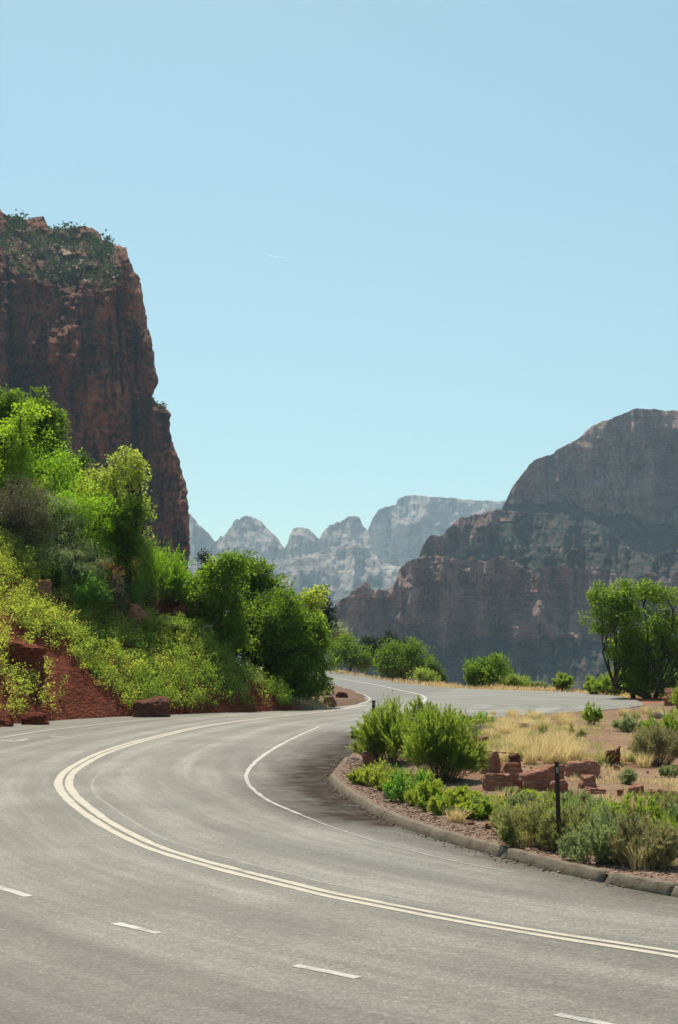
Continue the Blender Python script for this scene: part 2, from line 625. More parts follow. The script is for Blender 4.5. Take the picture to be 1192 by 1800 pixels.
p = n.pos()
lane, along = n.attr('lane'), n.attr('along')
cmb = n.n('ShaderNodeCombineXYZ')
n.put(cmb.inputs[0], n.math('MULTIPLY', lane, 1.0))
n.put(cmb.inputs[1], n.math('MULTIPLY', along, 0.045))
streak = n.noise(cmb.outputs[0], 1.6, 5, 0.6)
cmb2 = n.n('ShaderNodeCombineXYZ')
n.put(cmb2.inputs[0], n.math('MULTIPLY', lane, 1.0))
n.put(cmb2.inputs[1], n.math('MULTIPLY', along, 0.10))
streak2 = n.noise(cmb2.outputs[0], 6.0, 4, 0.6)
blot = n.noise(p, 0.28, 5, 0.6)
fine = n.noise(p, 26, 4, 0.75)
grain = n.ramp(n.noise(p, 13, 6, 0.8), [(0.33, (0.62, 0.62, 0.62)), (0.5, (1, 1, 1)), (0.68, (1.45, 1.44, 1.4))])
agg = n.vor(p, 42, 'Color')
sepc = n.n('ShaderNodeSeparateColor')
n.t.links.new(agg, sepc.inputs[0])
wheel = n.math('ADD', n.math('POWER', n.math('ABSOLUTE', n.math('SINE', n.math('MULTIPLY', lane, 1.72))), 1.5), 0.0)
v = n.math('ADD', n.math('MULTIPLY', streak, 0.68), n.math('MULTIPLY', streak2, 0.22))
v = n.math('ADD', v, n.math('MULTIPLY', blot, 0.55))
v = n.math('ADD', v, n.math('MULTIPLY', wheel, 0.10))
base = n.ramp(v, [(0.50, (0.074, 0.064, 0.051)), (0.76, (0.140, 0.125, 0.103)), (1.0, (0.245, 0.226, 0.194))])
old = n.n('ShaderNodeMapRange')
old.interpolation_type = 'SMOOTHSTEP'
for q_, v_ in ((1, 2.2), (2, 6.5), (3, 0.0), (4, 0.55)):
    old.inputs[q_].default_value = v_
n.put(old.inputs[0], n.math('ADD', lane, n.math('MULTIPLY', blot, 1.5)))
base = n.mix(old.outputs[0], base, (0.066, 0.059, 0.048))
base = n.mix(0.75, base, n.ramp(sepc.outputs[0], [(0, (0.55, 0.55, 0.55)), (0.7, (1, 1, 1)), (1, (1.6, 1.58, 1.5))]), 'MULTIPLY')
base = n.mix(0.45, base, grain, 'MULTIPLY')
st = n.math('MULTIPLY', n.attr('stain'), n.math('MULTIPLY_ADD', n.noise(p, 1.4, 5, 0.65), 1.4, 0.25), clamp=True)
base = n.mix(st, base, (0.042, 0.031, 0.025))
crk = n.vor(n.mapping(p, (1, 1, 1)), 0.22, 'Distance', 'DISTANCE_TO_EDGE')
wob = n.math('ADD', crk, n.math('MULTIPLY', n.noise(p, 2.5, 4), 0.03))
crack = n.math('MULTIPLY', n.math('LESS_THAN', wob, 0.010), n.math('GREATER_THAN', n.noise(p, 0.12, 2), 0.58))
base = n.mix(n.math('MULTIPLY', crack, 0.25), base, (0.04, 0.037, 0.033))
spk = n.math('LESS_THAN', n.vor(p, 0.6, 'Distance'), 0.010)
base = n.mix(spk, base, (0.03, 0.028, 0.026))
rgh = n.math('ADD', n.math('MULTIPLY_ADD', streak, -0.3, 0.76), n.math('MULTIPLY', st, 0.3), clamp=True)
spc = n.math('MULTIPLY_ADD', st, -0.33, 0.36, clamp=True)
M['asphalt'] = n.finish(n.principled(base, rgh, spc, n.bump(fine, 0.5, 0.012)))
road_me.materials.append(M['asphalt'])
road = link('road', road_me)
tag(road, 'grey weathered asphalt road sweeping round a left hand bend', 'road', kind='structure')


def ribbon(P, off, wid, z, k0=0, k1=None, edge=0.012, seed=3):
    N = path_normals(P)
    k = np.arange(len(P))
    off = np.broadcast_to(off, len(P))
    wid = np.broadcast_to(wid, len(P))
    e1 = edge * fbm(k * 0.9, k * 0 + 1, seed=seed, oct=2)
    e2 = edge * fbm(k * 0.9, k * 0 + 5, seed=seed + 9, oct=2)
    a = P + N * (off - wid / 2 + e1)[:, None]
    b = P + N * (off + wid / 2 + e2)[:, None]
    V = np.zeros((2 * len(P), 3))
    V[0::2, :2], V[1::2, :2] = a, b
    V[:, 2] = z
    i = np.arange(len(P) - 1) * 2
    Fq = np.stack([i, i + 2, i + 3, i + 1], -1)
    return V, Fq


def paint_mat(name, c, wear):
    n = NT(name)
    p = n.pos()
    f = n.ramp(n.math('ADD', n.math('MULTIPLY', n.noise(p, 3, 6, 0.7), 0.6), n.math('MULTIPLY', n.noise(p, 45, 3, 0.7), 0.4)), [(wear - 0.05, 0.06), (wear + 0.14, 0.95)])
    asph = n.mix(n.noise(p, 50, 2), (0.15, 0.145, 0.13), (0.25, 0.24, 0.22))
    return n.finish(n.principled(n.mix(f, asph, c), 0.75, 0.25))


M['paint_yellow'] = paint_mat('faded_yellow_paint', (0.46, 0.41, 0.325), 0.36)
M['paint_white'] = paint_mat('worn_white_paint', (0.48, 0.465, 0.42), 0.42)
M['paint_thin'] = paint_mat('thin_worn_paint', (0.50, 0.49, 0.45), 0.47)
M['paint_faint'] = paint_mat('faint_worn_paint', (0.42, 0.41, 0.37), 0.56)
M['seam_light'] = paint_mat('seam_light', (0.34, 0.32, 0.275), 0.50)


def marking(name, P, off, wid, mat, z=0.004, edge=0.012, seed=3):
    V, Fq = ribbon(P, off, wid, z, edge=edge, seed=seed)
    return link(name, mesh_arr(name, V, Fq, mat), road)


w_c = np.interp(CENTRE[:, 1], [12, 16, 22, 30, 45, 60], [0.10, 0.105, 0.13, 0.17, 0.17, 0.13])
sep_w = np.interp(CENTRE[:, 1], [12, 16, 22, 30, 45, 60], [0.175, 0.18, 0.20, 0.225, 0.23, 0.22])
marking('centre_line', CENTRE, sep_w / 2, w_c, M['paint_yellow'], seed=4)
marking('centre_line', CENTRE, -sep_w / 2, w_c, M['paint_yellow'], seed=8)
ni = int(len(INNER) * 0.60)
nj = int(len(INNER) * 0.80)
marking('edge_line', INNER[:ni + 1], 0, np.interp(np.arange(ni + 1), [0, ni * .6, ni], [.10, .13, .085]), M['paint_white'], seed=15)
marking('edge_line', INNER[ni:nj + 1], 0, 0.075, M['paint_thin'], seed=16)
marking('edge_line', INNER[nj:], 0, 0.06, M['paint_faint'], seed=17)
marking('edge_line', LEFTEDGE, 0, 0.12, M['paint_white'], seed=25)
marking('centre_line', FARLINE, 0, 0.2, M['paint_white'], seed=35)
fe = smooth_path(FAR_EDGE[:8], 0.8)
marking('edge_line', fe, 0.35, 0.11, M['paint_thin'], seed=39)
marking('pavement_seam', SEAM, 0, 0.06, M['seam_light'], z=0.0025, edge=0.02, seed=45)
for (a, b) in (((-30, 1551), (51, 1576)), ((203, 1623), (279, 1641)), ((520, 1697), (630, 1719)), ((978, 1783), (1120, 1812))):
    P = np.array([np.array(G(*a)[:2]) * (1 - t) + np.array(G(*b)[:2]) * t for t in np.linspace(0, 1, 10)])
    marking('lane_dash', P, 0, 0.105, M['paint_white'], edge=0.012, seed=int(abs(a[0])) + 60)
for pix, w in (([(0, 1301), (25, 1303), (48, 1299)], .25), ([(640, 1249), (665, 1247)], .25), ([(440, 1288), (460, 1288)], .12), ([(90, 1294), (118, 1296)], .15)):
    marking('paint_scrap', smooth_path(gl(pix), 0.2), 0, w, M['paint_thin'], edge=0.05, seed=71)

# ------------------------------------------------------------------ hillside
pts = np.vstack([jitter_grid(-32, 4, 44, 82, .30, .30), jitter_grid(-60, 4, 40, 130, .8, .8), jitter_grid(-110, 0, 40, 240, 4, 4)])
HP = HILLPOLY
V2, Fc = cdt_mesh(HP, pts)
hz, hs, ht = hill_h(V2)
hz = np.where(hs < 0.05, -0.03, hz)
n = NT('red_hillside')
p = n.pos()
big = n.noise(p, 0.5, 5, 0.6)
mid = n.noise(p, 3.0, 6, 0.65)
lay = n.noise(n.mapping(p, (0.3, 0.3, 3.0)), 1.2, 4, 0.6)
col = n.mix(n.ramp(big, [(0.35, 0.0), (0.65, 1.0)]), (0.13, 0.030, 0.015), (0.20, 0.056, 0.028))
col = n.mix(n.ramp(mid, [(0.45, 0.0), (0.75, 1.0)]), col, (0.075, 0.020, 0.011))
col = n.mix(n.ramp(lay, [(0.55, 0.0), (0.7, 0.6)]), col, (0.19, 0.062, 0.034))
clod = n.vor(p, 7, 'Distance')
hgt = n.math('ADD', n.math('MULTIPLY', mid, 1.4), n.math('MULTIPLY', clod, -0.6))
tipm = n.attr('tip')
col = n.mix(tipm, col, n.mix(mid, (0.10, 0.06, 0.042), (0.25, 0.16, 0.11)))
M['hill'] = n.finish(n.principled(col, 0.95, 0.08, n.bump(hgt, 0.9, 0.12)))
hill = link('hillside', mesh_arr('hillside', np.column_stack([V2, hz]), Fc, M['hill'], {'tip': sstep(ht, 16.6, 18.5)}, smooth=False))
tag(hill, 'steep red earth hillside cut by the left edge of the road', 'hillside', kind='structure')

# ------------------------------------------------------------------ island of gravel inside the bend
pts = np.vstack([jitter_grid(-2, 12, 13, 60, .22, .3), jitter_grid(-2, 26, 56, 92, .6, .6), jitter_grid(12, 45, 10, 90, 1.5, 1.5)])
V2, Fc = cdt_mesh(ISLPOLY, pts)
iz = island_h(V2)
dko, _, _ = dist_path(V2, _isl_other)
dkk, _, _ = dist_path(V2, KERB)
iz = np.where((dko < 0.03), -0.015, np.where(dkk < 0.13, 0.095, np.maximum(iz, -0.02)))
n = NT('island_gravel')
p = n.pos()
kd = n.attr('kerb')
big = n.noise(p, 0.4, 5, 0.6)
mid = n.noise(p, 1.8, 6, 0.65)
fc = n.vor(p, 38, 'Color')
fd = n.vor(p, 38, 'Distance')
sepc = n.n('ShaderNodeSeparateColor')
n.t.links.new(fc, sepc.inputs[0])
soil = n.mix(n.ramp(big, [(0.35, 0.0), (0.62, 1.0)]), (0.19, 0.105, 0.064), (0.27, 0.175, 0.11))
soil = n.mix(n.ramp(mid, [(0.48, 0.0), (0.72, 0.8)]), soil, (0.28, 0.19, 0.11))
grv = n.ramp(sepc.outputs[0], [(0.0, (0.07, 0.040, 0.028)), (0.5, (0.18, 0.108, 0.075)), (0.88, (0.29, 0.195, 0.145)), (1.0, (0.44, 0.37, 0.30))])
m_ = n.math('MULTIPLY_ADD', n.math('ADD', kd, n.math('MULTIPLY', n.math('SUBTRACT', mid, 0.5), 2.0)), -0.55, 1.7, clamp=True)
col = n.mix(m_, n.mix(0.6, soil, n.ramp(sepc.outputs[1], [(0, (0.6, 0.58, 0.56)), (0.7, (1, 1, 1)), (1, (1.5, 1.45, 1.4))]), 'MULTIPLY'), grv)
hgt = n.math('ADD', n.math('MULTIPLY', fd, -0.8), n.math('MULTIPLY', mid, 1.5))
M['gravel'] = n.finish(n.principled(col, 0.95, 0.1, n.bump(hgt, 0.8, 0.035)))
isl = link('verge', mesh_arr('verge', np.column_stack([V2, iz]), Fc, M['gravel'], {'kerb': np.minimum(dkk, np.where(V2[:, 1] > 50, dko * 0.7 + 0.6, 9))}, smooth=False))
tag(isl, 'reddish gravel and soil verge inside the bend behind the kerb', 'verge', kind='structure')

# ------------------------------------------------------------------ kerb stones
n = NT('kerb_concrete')
p = n.pos()
c = n.mix(n.noise(p, 2.0, 5, 0.65), (0.12, 0.093, 0.064), (0.21, 0.17, 0.122))
c = n.mix(n.ramp(n.noise(p, 55, 2, 0.7), [(0.35, 0.0), (0.7, 1.0)]), c, (0.25, 0.21, 0.155))
nz_ = n.n('ShaderNodeSeparateXYZ')
n.t.links.new(p, nz_.inputs[0])
lowm = n.math('MULTIPLY_ADD', n.noise(n.mapping(p, (1, 1, 2.5)), 5.0, 6, 0.75), 3.0, -1.35, clamp=True)
c = n.mix(lowm, c, (0.085, 0.055, 0.038))
c = n.mix(n.ramp(n.noise(p, 6, 4), [(0.55, 0.0), (0.7, 0.6)]), c, (0.10, 0.065, 0.045))
M['kerb'] = n.finish(n.principled(c, 0.9, 0.15, n.bump(n.noise(p, 40, 4, 0.7), 0.7, 0.02)))
KN = path_normals(KERB)
ks = np.concatenate([[0], np.cumsum(np.linalg.norm(np.diff(KERB, axis=0), axis=1))])


def arc_of(u, v):
    d, _, a = dist_path(G(u, v)[None, :2], KERB)
    return a[0]


prof = [(0.00, -0.04), (0.0, 0.025), (0.060, 0.118), (0.070, 0.127), (0.084, 0.130), (0.155, 0.131), (0.166, 0.124), (0.17, 0.04), (0.17, -0.04)]


def kerb_stone(s0, s1, label, gap0=0.012, gap1=0.012, dz=0.0, shift=0.0, scale=1.0):
    a, b = s0 + gap0, s1 - gap1
    S = np.arange(a, b, 0.10)
    S = np.append(S, b)
    P = np.stack([np.interp(S, ks, KERB[:, 0]), np.interp(S, ks, KERB[:, 1])], -1)
    N = path_normals(P)
    base = P.mean(0)
    V = []
    for i, (q, nn) in enumerate(zip(P, N)):
        endk = min(i, len(P) - 1 - i)
        for j, (o, z) in enumerate(prof):
            rr = 0.006 * vnoise(q[0] * 3, q[1] * 3, 0, 77) + 0.008 * vnoise(q[0] * 15 + j * 5, q[1] * 15, j, 78) - 0.02 * max(0, vnoise(q[0] * 5 + 3, q[1] * 5, j * 0.4, 79) - 0.45)
            zz = z * scale + dz + (rr if z > 0 else 0)
            oo = o + shift + rr * 0.8
            if endk == 0 and z > 0.1:
                zz -= 0.02
            V.append((q[0] + nn[0] * oo - base[0], q[1] + nn[1] * oo - base[1], zz))
    m = len(prof)
    Fq = grid_faces(len(P), m)
    V = np.array(V)
    Vt = V
    caps = [np.arange(m)[None, :], (np.arange(m)[::-1] + (len(P) - 1) * m)[None, :]]
    o = link('kerb_stone', mesh_arr('kerb_stone', Vt, [Fq[:, ::-1], caps[0], caps[1]], M['kerb']))
    o.location = (base[0], base[1], 0)
    return tag(o, label, 'kerb', 'kerb stones along the bend')


J = [0.0, arc_of(577, 1369), arc_of(671, 1439), arc_of(881, 1507), arc_of(1058, 1552), arc_of(1180, 1575), ks[-1]]
kerb_stone(J[0], J[1], 'short sunken broken kerb piece at the tip of the gravel verge', 0.0, 0.10, dz=-0.05, shift=0.03)
kerb_stone(J[1], J[2], 'curved concrete kerb section rounding the tip of the verge', 0.05, 0.012)
kerb_stone(J[2], J[3], 'long concrete kerb section below the low yellow green herbs')
kerb_stone(J[3], J[4], 'concrete kerb section in front of the dark marker post', 0.012, 0.07)
kerb_stone(J[4], J[5], 'concrete kerb section right of the wide broken joint', 0.05, 0.02)
kerb_stone(J[5], J[6], 'last concrete kerb section cut off by the right frame edge', 0.02)


# ------------------------------------------------------------------ foliage builders (arrays)
class Arr:
    def __init__(s):
        s.V, s.Q, s.n = [], {}, 0

    def add(s, V, Fa):
        V = np.asarray(V, float)
        for f in (Fa if isinstance(Fa, list) else [Fa]):
            f = np.asarray(f)
            if len(f):
                s.Q.setdefault(f.shape[1], []).append(f + s.n)
        s.V.append(V)
        s.n += len(V)

    def build(s, name, mat, parent=None, smooth=False):
        me = mesh_arr(name, np.vstack(s.V), [np.vstack(q) for q in s.Q.values()], mat, smooth=smooth)
        return link(name, me, parent)


def unit(a):
    return a / (np.linalg.norm(a, axis=-1, keepdims=True) + 1e-9)


def leaves(C, D, L, Wd, rng, fold=0.15):
    """rhombic leaves at C pointing along D"""
    N = len(C)
    D = unit(D)
    S = unit(np.cross(D, rng.normal(size=(N, 3))))
    U = np.cross(D, S)
    L = np.broadcast_to(L, N)[:, None]
    Wd = np.broadcast_to(Wd, N)[:, None]
    V = np.empty((N, 4, 3))
    V[:, 0] = C
    V[:, 1] = C + D * L * 0.45 + S * Wd * 0.5 + U * L * fold
    V[:, 2] = C + D * L
    V[:, 3] = C + D * L * 0.45 - S * Wd * 0.5 + U * L * fold
    return V.reshape(-1, 3), np.arange(4 * N).reshape(N, 4)


def tube(P, R, sides=5):
    P = np.asarray(P, float)
    R = np.broadcast_to(R, len(P))
    T = unit(np.gradient(P, axis=0))
    ref = np.array([0.31, 0.17, 0.93]) if abs(T[0][2]) < 0.9 else np.array([1.0, 0.2, 0.1])
    A = unit(np.cross(T, ref))
    B = np.cross(T, A)
    ang = np.linspace(0, 2 * np.pi, sides, endpoint=False)
    V = P[:, None] + (np.cos(ang)[None, :, None] * A[:, None] + np.sin(ang)[None, :, None] * B[:, None]) * R[:, None, None]
    i = np.arange(len(P) - 1)[:, None] * sides + np.arange(sides)[None]
    j = np.arange(len(P) - 1)[:, None] * sides + (np.arange(sides)[None] + 1) % sides
    Fq = np.stack([i.ravel(), j.ravel(), (j + sides).ravel(), (i + sides).ravel()], -1)
    return V.reshape(-1, 3), Fq


def bend(a, b, rng, n=6, wob=0.08, lift=0.0):
    a, b = np.asarray(a, float), np.asarray(b, float)
    L = np.linalg.norm(b - a)
    t = np.linspace(0, 1, n)[:, None]
    P = a + (b - a) * t
    P = P + np.sin(np.pi * t) * (rng.normal(size=3) * wob * L + np.array([0, 0, lift * L]))
    P[1:-1] += rng.normal(size=(n - 2, 3)) * wob * 0.25 * L
    return P


def tree(name, label, cat, loc, lobes, leafmat, rng, clumps=90, per=55, leaf=0.17, clump_r=0.33, group=None, trunk_r=0.16, multi=1, hollow=0.55, aspect=0.62, twigs=0.5):
    """lobes in metres relative to the base: (x, y, z, rx, ry, rz)"""
    root = thing(name, label, cat, loc, group)
    lobes = [np.array(l, float) for l in lobes]
    vol = np.array([(l[3] * l[4] * l[5]) ** (2 / 3) for l in lobes])
    wood, fol = Arr(), Arr()
    top = max(lobes, key=lambda l: l[2])
    bases = [np.array([rng.normal() * 0.15 * (multi > 1), rng.normal() * 0.15 * (multi > 1), -0.15]) for _ in range(multi)]
    mids = []
    for b in bases:
        tgt = np.array([np.mean([l[0] for l in lobes]) * 0.5 + rng.normal() * 0.25 * multi, rng.normal() * 0.2 * multi, min(l[2] for l in lobes) * 0.75 + 0.1])
        P = bend(b, tgt, rng, 6, 0.06)
        wood.add(*tube(P, np.linspace(trunk_r * 1.25, trunk_r * 0.75, 6) / multi ** 0.4, 7))
        mids.append(P[-1])
    for l, vv in zip(lobes, vol):
        nc = max(4, int(round(0.95 * clumps * vv / vol.sum())))
        c = l[:3]
        m = min(mids, key=lambda q: np.linalg.norm(q - c))
        P = bend(m, c, rng, 6, 0.08, 0.05)
        wood.add(*tube(P, np.linspace(trunk_r * 0.6, trunk_r * 0.22, 6) / multi ** 0.3, 5))
        d = unit(rng.normal(size=(nc, 3)))
        r = hollow + (1 - hollow) * rng.random(nc) ** 0.6
        r = r * (1 + np.clip(0.2 * rng.normal(size=nc), -.4, .28))
        cc = c + d * r[:, None] * l[3:]
        for k in range(nc):
            if rng.random() < twigs:
                Pb = bend(P[rng.integers(2, 6)], cc[k], rng, 5, 0.07, 0.03)
                wood.add(*tube(Pb, np.linspace(trunk_r * 0.2, trunk_r * 0.05, 5), 4))
        npl = int(per * 1.75)
        size = clump_r * 0.8 * rng.uniform(0.45, 1.35, nc)
        off = np.clip(rng.normal(size=(nc, npl, 3)), -1.6, 1.6) * size[:, None, None] * np.array([1, 1, 0.75])
        cen = (cc[:, None] + off).reshape(-1, 3)
        out = (off + d[:, None] * 0.35 * size[:, None, None]).reshape(-1, 3)
        D = unit(out) * 0.5 + rng.normal(size=(nc * npl, 3)) * 0.6 + np.array([0, 0, -0.1])
        ll = leaf * 0.88 * rng.uniform(0.5, 1.3, nc * npl)
        fol.add(*leaves(cen, D, ll, ll * aspect, rng))
    wood.build('trunk', M['bark'], root, smooth=True)
    fol.build('crown', M[leafmat], root)
    return root


def shrub(name, label, cat, loc, rng, h, wx, wy, stems=120, leafmat='leaf_feather', leaf=0.12, aspect=0.22, per=40, start=0.25, ang=0.6, group=None, stem_r=0.006, stemmat='twig', lean=(0, 0), droop=0.15, base_r=0.15, branch=2, hvar=0.35):
    """many fine stems fanning up from one root crown, leaves set along them"""
    root = thing(name, label, cat, loc, group)
    st, fol = Arr(), Arr()
    ncl = max(5, stems // 11)
    cl = [(rng.uniform(0, 2 * np.pi), rng.random() ** 0.5, rng.uniform(0.62, 1.0)) for _ in range(ncl)]
    for k in range(stems):
        ca, cr, ch = cl[rng.integers(ncl)]
        qx, qy = math.cos(ca) * cr + rng.normal() * 0.13, math.sin(ca) * cr + rng.normal() * 0.13
        a = math.atan2(qy, qx)
        rr = min(1.1, math.hypot(qx, qy))
        tip = np.array([math.cos(a) * rr * wx / 2 + lean[0] * h, math.sin(a) * rr * wy / 2 + lean[1] * h,
                        h * (1 - 0.45 * rr ** 2.4) * (0.25 + 0.78 * ch) * rng.uniform(1 - hvar, 1.04)])
        b = np.array([math.cos(a) * rr * base_r * wx, math.sin(a) * rr * base_r * wy, -0.05])
        n = 6
        t = np.linspace(0, 1, n)[:, None]
        P = b + (tip - b) * t
        P[:, 2] += (np.sin(np.pi * t[:, 0]) * droop * np.linalg.norm(tip[:2] - b[:2]))
        P[1:] += rng.normal(size=(n - 1, 3)) * 0.02 * h
        st.add(*tube(P, np.linspace(stem_r, stem_r * 0.4, n), 3))
        paths = [P]
        for _ in range(branch):
            i = rng.integers(2, 5)
            q = P[i] + unit((P[-1] - P[i]) + rng.normal(size=3) * 0.45 * np.linalg.norm(P[-1] - P[i])) * np.linalg.norm(P[-1] - P[i]) * rng.uniform(0.5, 1.0)
            paths.append(np.linspace(P[i], q, 5))
        for j, Q in enumerate(paths):
            m = per if j == 0 else per // 2
            tt = rng.uniform(start if j == 0 else 0.05, 1, m) ** 0.8
            idx = tt * (len(Q) - 1)
            i0 = np.minimum(idx.astype(int), len(Q) - 2)
            C = Q[i0] + (Q[i0 + 1] - Q[i0]) * (idx - i0)[:, None]
            T = unit(Q[i0 + 1] - Q[i0])
            D = T + rng.normal(size=(m, 3)) * ang
            ll = leaf * rng.uniform(0.55, 1.25, m)
            fol.add(*leaves(C, D, ll, ll * aspect, rng, 0.05))
    st.build('stems', M[stemmat], root)
    fol.build('foliage', M[leafmat], root)
    return root


def blades(B, hgt, rng, spread=0.5, width=0.02, seg=3):
    """curved grass blades from points B"""
    N = len(B)
    a = rng.uniform(0, 2 * np.pi, N)
    out = np.stack([np.cos(a), np.sin(a), 0 * a], -1)
    hg = np.broadcast_to(hgt, N) * rng.uniform(0.55, 1.15, N)
    sp = spread * rng.random(N) ** 0.7
    side = np.stack([-np.sin(a + rng.normal(size=N) * .8), np.cos(a), 0 * a], -1)
    w = np.broadcast_to(width, N)
    V = np.empty((N, 2 * seg + 1, 3))
    for k in range(seg + 1):
        t = k / seg
        c = B + out * (hg * sp * t ** 1.8)[:, None] + np.array([0, 0, 1.0]) * (hg * (t - 0.25 * sp * t * t))[:, None]
        if k < seg:
            V[:, 2 * k] = c - side * (w * (1 - 0.7 * t) / 2)[:, None]
            V[:, 2 * k + 1] = c + side * (w * (1 - 0.7 * t) / 2)[:, None]
        else:
            V[:, 2 * seg] = c
    base = np.arange(N)[:, None] * (2 * seg + 1)
    Q = [base + np.array([2 * k, 2 * k + 1, 2 * k + 3, 2 * k + 2]) for k in range(seg - 1)]
    T = base + np.array([2 * seg - 2, 2 * seg - 1, 2 * seg])
    return V.reshape(-1, 3), [np.vstack(Q), T]
# ------------------------------------------------------------------ cliffs and mountains
def rock_mat(name, cols, streak, veg=(0.03, 0.045, 0.022), sz=0.02, bump=0.0, bd=2.0, sx=1.0):
    n = NT(name)
    p = n.pos()
    a = n.noise(n.mapping(p, (1, 1, 0.22)), sz, 6, 0.62, 0.3)             # vertical blotches
    b = n.noise(n.mapping(p, (0.12, 0.12, 1.0)), sz * 2.2, 5, 0.6, 0.4)    # bedding
    c = n.noise(n.mapping(p, (1, 1, 0.14)), sz * 2.4 * sx, 6, 0.7, 0.4)       # varnish streaks
    d = n.noise(p, sz * 9, 5, 0.7)
    col = n.ramp(n.math('ADD', n.math('MULTIPLY', a, 0.6), n.math('MULTIPLY', b, 0.4)), [(0.36, cols[0]), (0.5, cols[1]), (0.64, cols[2])])
    col = n.mix(n.ramp(c, [(0.50, 0.0), (0.70, 0.6)]), col, streak)
    col = n.mix(0.65, col, n.ramp(d, [(0.3, (0.62, 0.62, 0.62)), (0.5, (1, 1, 1)), (0.7, (1.3, 1.3, 1.3))]), 'MULTIPLY')
    wv = n.n('ShaderNodeVectorMath', operation='ADD')
    nv = n.n('ShaderNodeTexNoise')
    n.put(nv.inputs['Vector'], p)
    nv.inputs['Scale'].default_value = sz * 2.5
    nv.inputs['Detail'].default_value = 4
    ns_ = n.n('ShaderNodeVectorMath', operation='SCALE')
    n.put(ns_.inputs[0], nv.outputs['Color'])
    ns_.inputs['Scale'].default_value = 0.35 / sz
    n.put(wv.inputs[0], p)
    n.put(wv.inputs[1], ns_.outputs[0])
    jn = n.vor(n.mapping(wv.outputs[0], (1, 1, 0.30)), sz * 1.6, 'Distance', 'DISTANCE_TO_EDGE')      # joints
    j2 = n.vor(n.mapping(wv.outputs[0], (0.5, 0.5, 1.0)), sz * 3.2, 'Distance', 'DISTANCE_TO_EDGE')
    col = n.mix(n.ramp(jn, [(0.0, 0.75), (0.045, 0.0)]), col, tuple(x * 0.35 for x in cols[0]))
    col = n.mix(n.ramp(j2, [(0.0, 0.5), (0.05, 0.0)]), col, tuple(x * 0.5 for x in cols[0]))
    bl = n.noise(n.mapping(p, (0.05, 0.05, 1.0)), sz * 6, 3, 0.6, 0.2)
    col = n.mix(n.ramp(bl, [(0.50, 0.0), (0.53, 0.4), (0.56, 0.0)]), col, tuple(min(1, x * 1.35) for x in cols[2]))
    col = n.mix(n.math('MULTIPLY', n.attr('pale'), n.ramp(d, [(0.4, 0.3), (0.6, 1.0)])), col, (0.42, 0.33, 0.24))
    vg = n.math('MULTIPLY_ADD', n.attr('veg'), 1.9, n.math('MULTIPLY_ADD', n.noise(p, sz * 7, 5, 0.75), 2.6, -1.95), clamp=True)
    vcol = n.mix(n.noise(p, sz * 14, 3), tuple(x * 0.7 for x in veg), tuple(x * 1.5 for x in veg))
    col = n.mix(vg, col, vcol)
    nm = n.bump(n.math('ADD', n.math('MULTIPLY', d, 0.8), n.math('MULTIPLY', b, 0.8)), bump, bd) if bump else None
    return n.finish(n.principled(col, 0.95, 0.08, nm))


M['cliff'] = rock_mat('dark_cliff_rock', [(0.085, 0.030, 0.020), (0.20, 0.075, 0.045), (0.33, 0.125, 0.065)], (0.05, 0.024, 0.02), sz=0.022, bump=0.9, bd=4.0)
M['canyon'] = rock_mat('canyon_rock', [(0.165, 0.097, 0.084), (0.25, 0.155, 0.133), (0.335, 0.218, 0.188)], (0.12, 0.078, 0.07), (0.017, 0.028, 0.021), sz=0.014, bump=0.6, bd=6.0)
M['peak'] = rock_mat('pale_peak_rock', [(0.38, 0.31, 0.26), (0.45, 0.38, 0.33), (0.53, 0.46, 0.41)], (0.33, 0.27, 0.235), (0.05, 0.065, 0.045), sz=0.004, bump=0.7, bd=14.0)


def blocks(U, V, w, h, seed):
    """fractured rock: cells of different depth"""
    u = U / w + 0.55 * fbm(U / w * .7, V / h * .7, 0, 3, seed)
    iu = np.floor(u).astype(np.int64)
    z = np.zeros_like(iu)
    v = V / h + 0.4 * fbm(U / w * .8, V / h * .8, 5, 3, seed + 1) + 3 * _hash(iu, z, z, seed + 2)
    return 2 * _hash(iu, np.floor(v).astype(np.int64), z, seed + 3) - 1


def grid_nz(P):
    du = np.gradient(P, axis=1)
    dv = np.gradient(P, axis=0)
    N = np.cross(du, dv)
    N /= np.linalg.norm(N, axis=-1, keepdims=True) + 1e-9
    return np.abs(N[..., 2])


def poly_mask(u, v, polys, soft=6.0):
    m = np.zeros(u.size)
    XY = np.stack([u.ravel(), v.ravel()], -1)
    XY = XY + np.stack([fbm(XY[:, 0] / 22, XY[:, 1] / 22, 0, 4, 61), fbm(XY[:, 0] / 22, XY[:, 1] / 16, 5, 4, 62)], -1) * soft
    for p in polys:
        m = np.maximum(m, in_poly(XY, p))
    return m.reshape(u.shape)


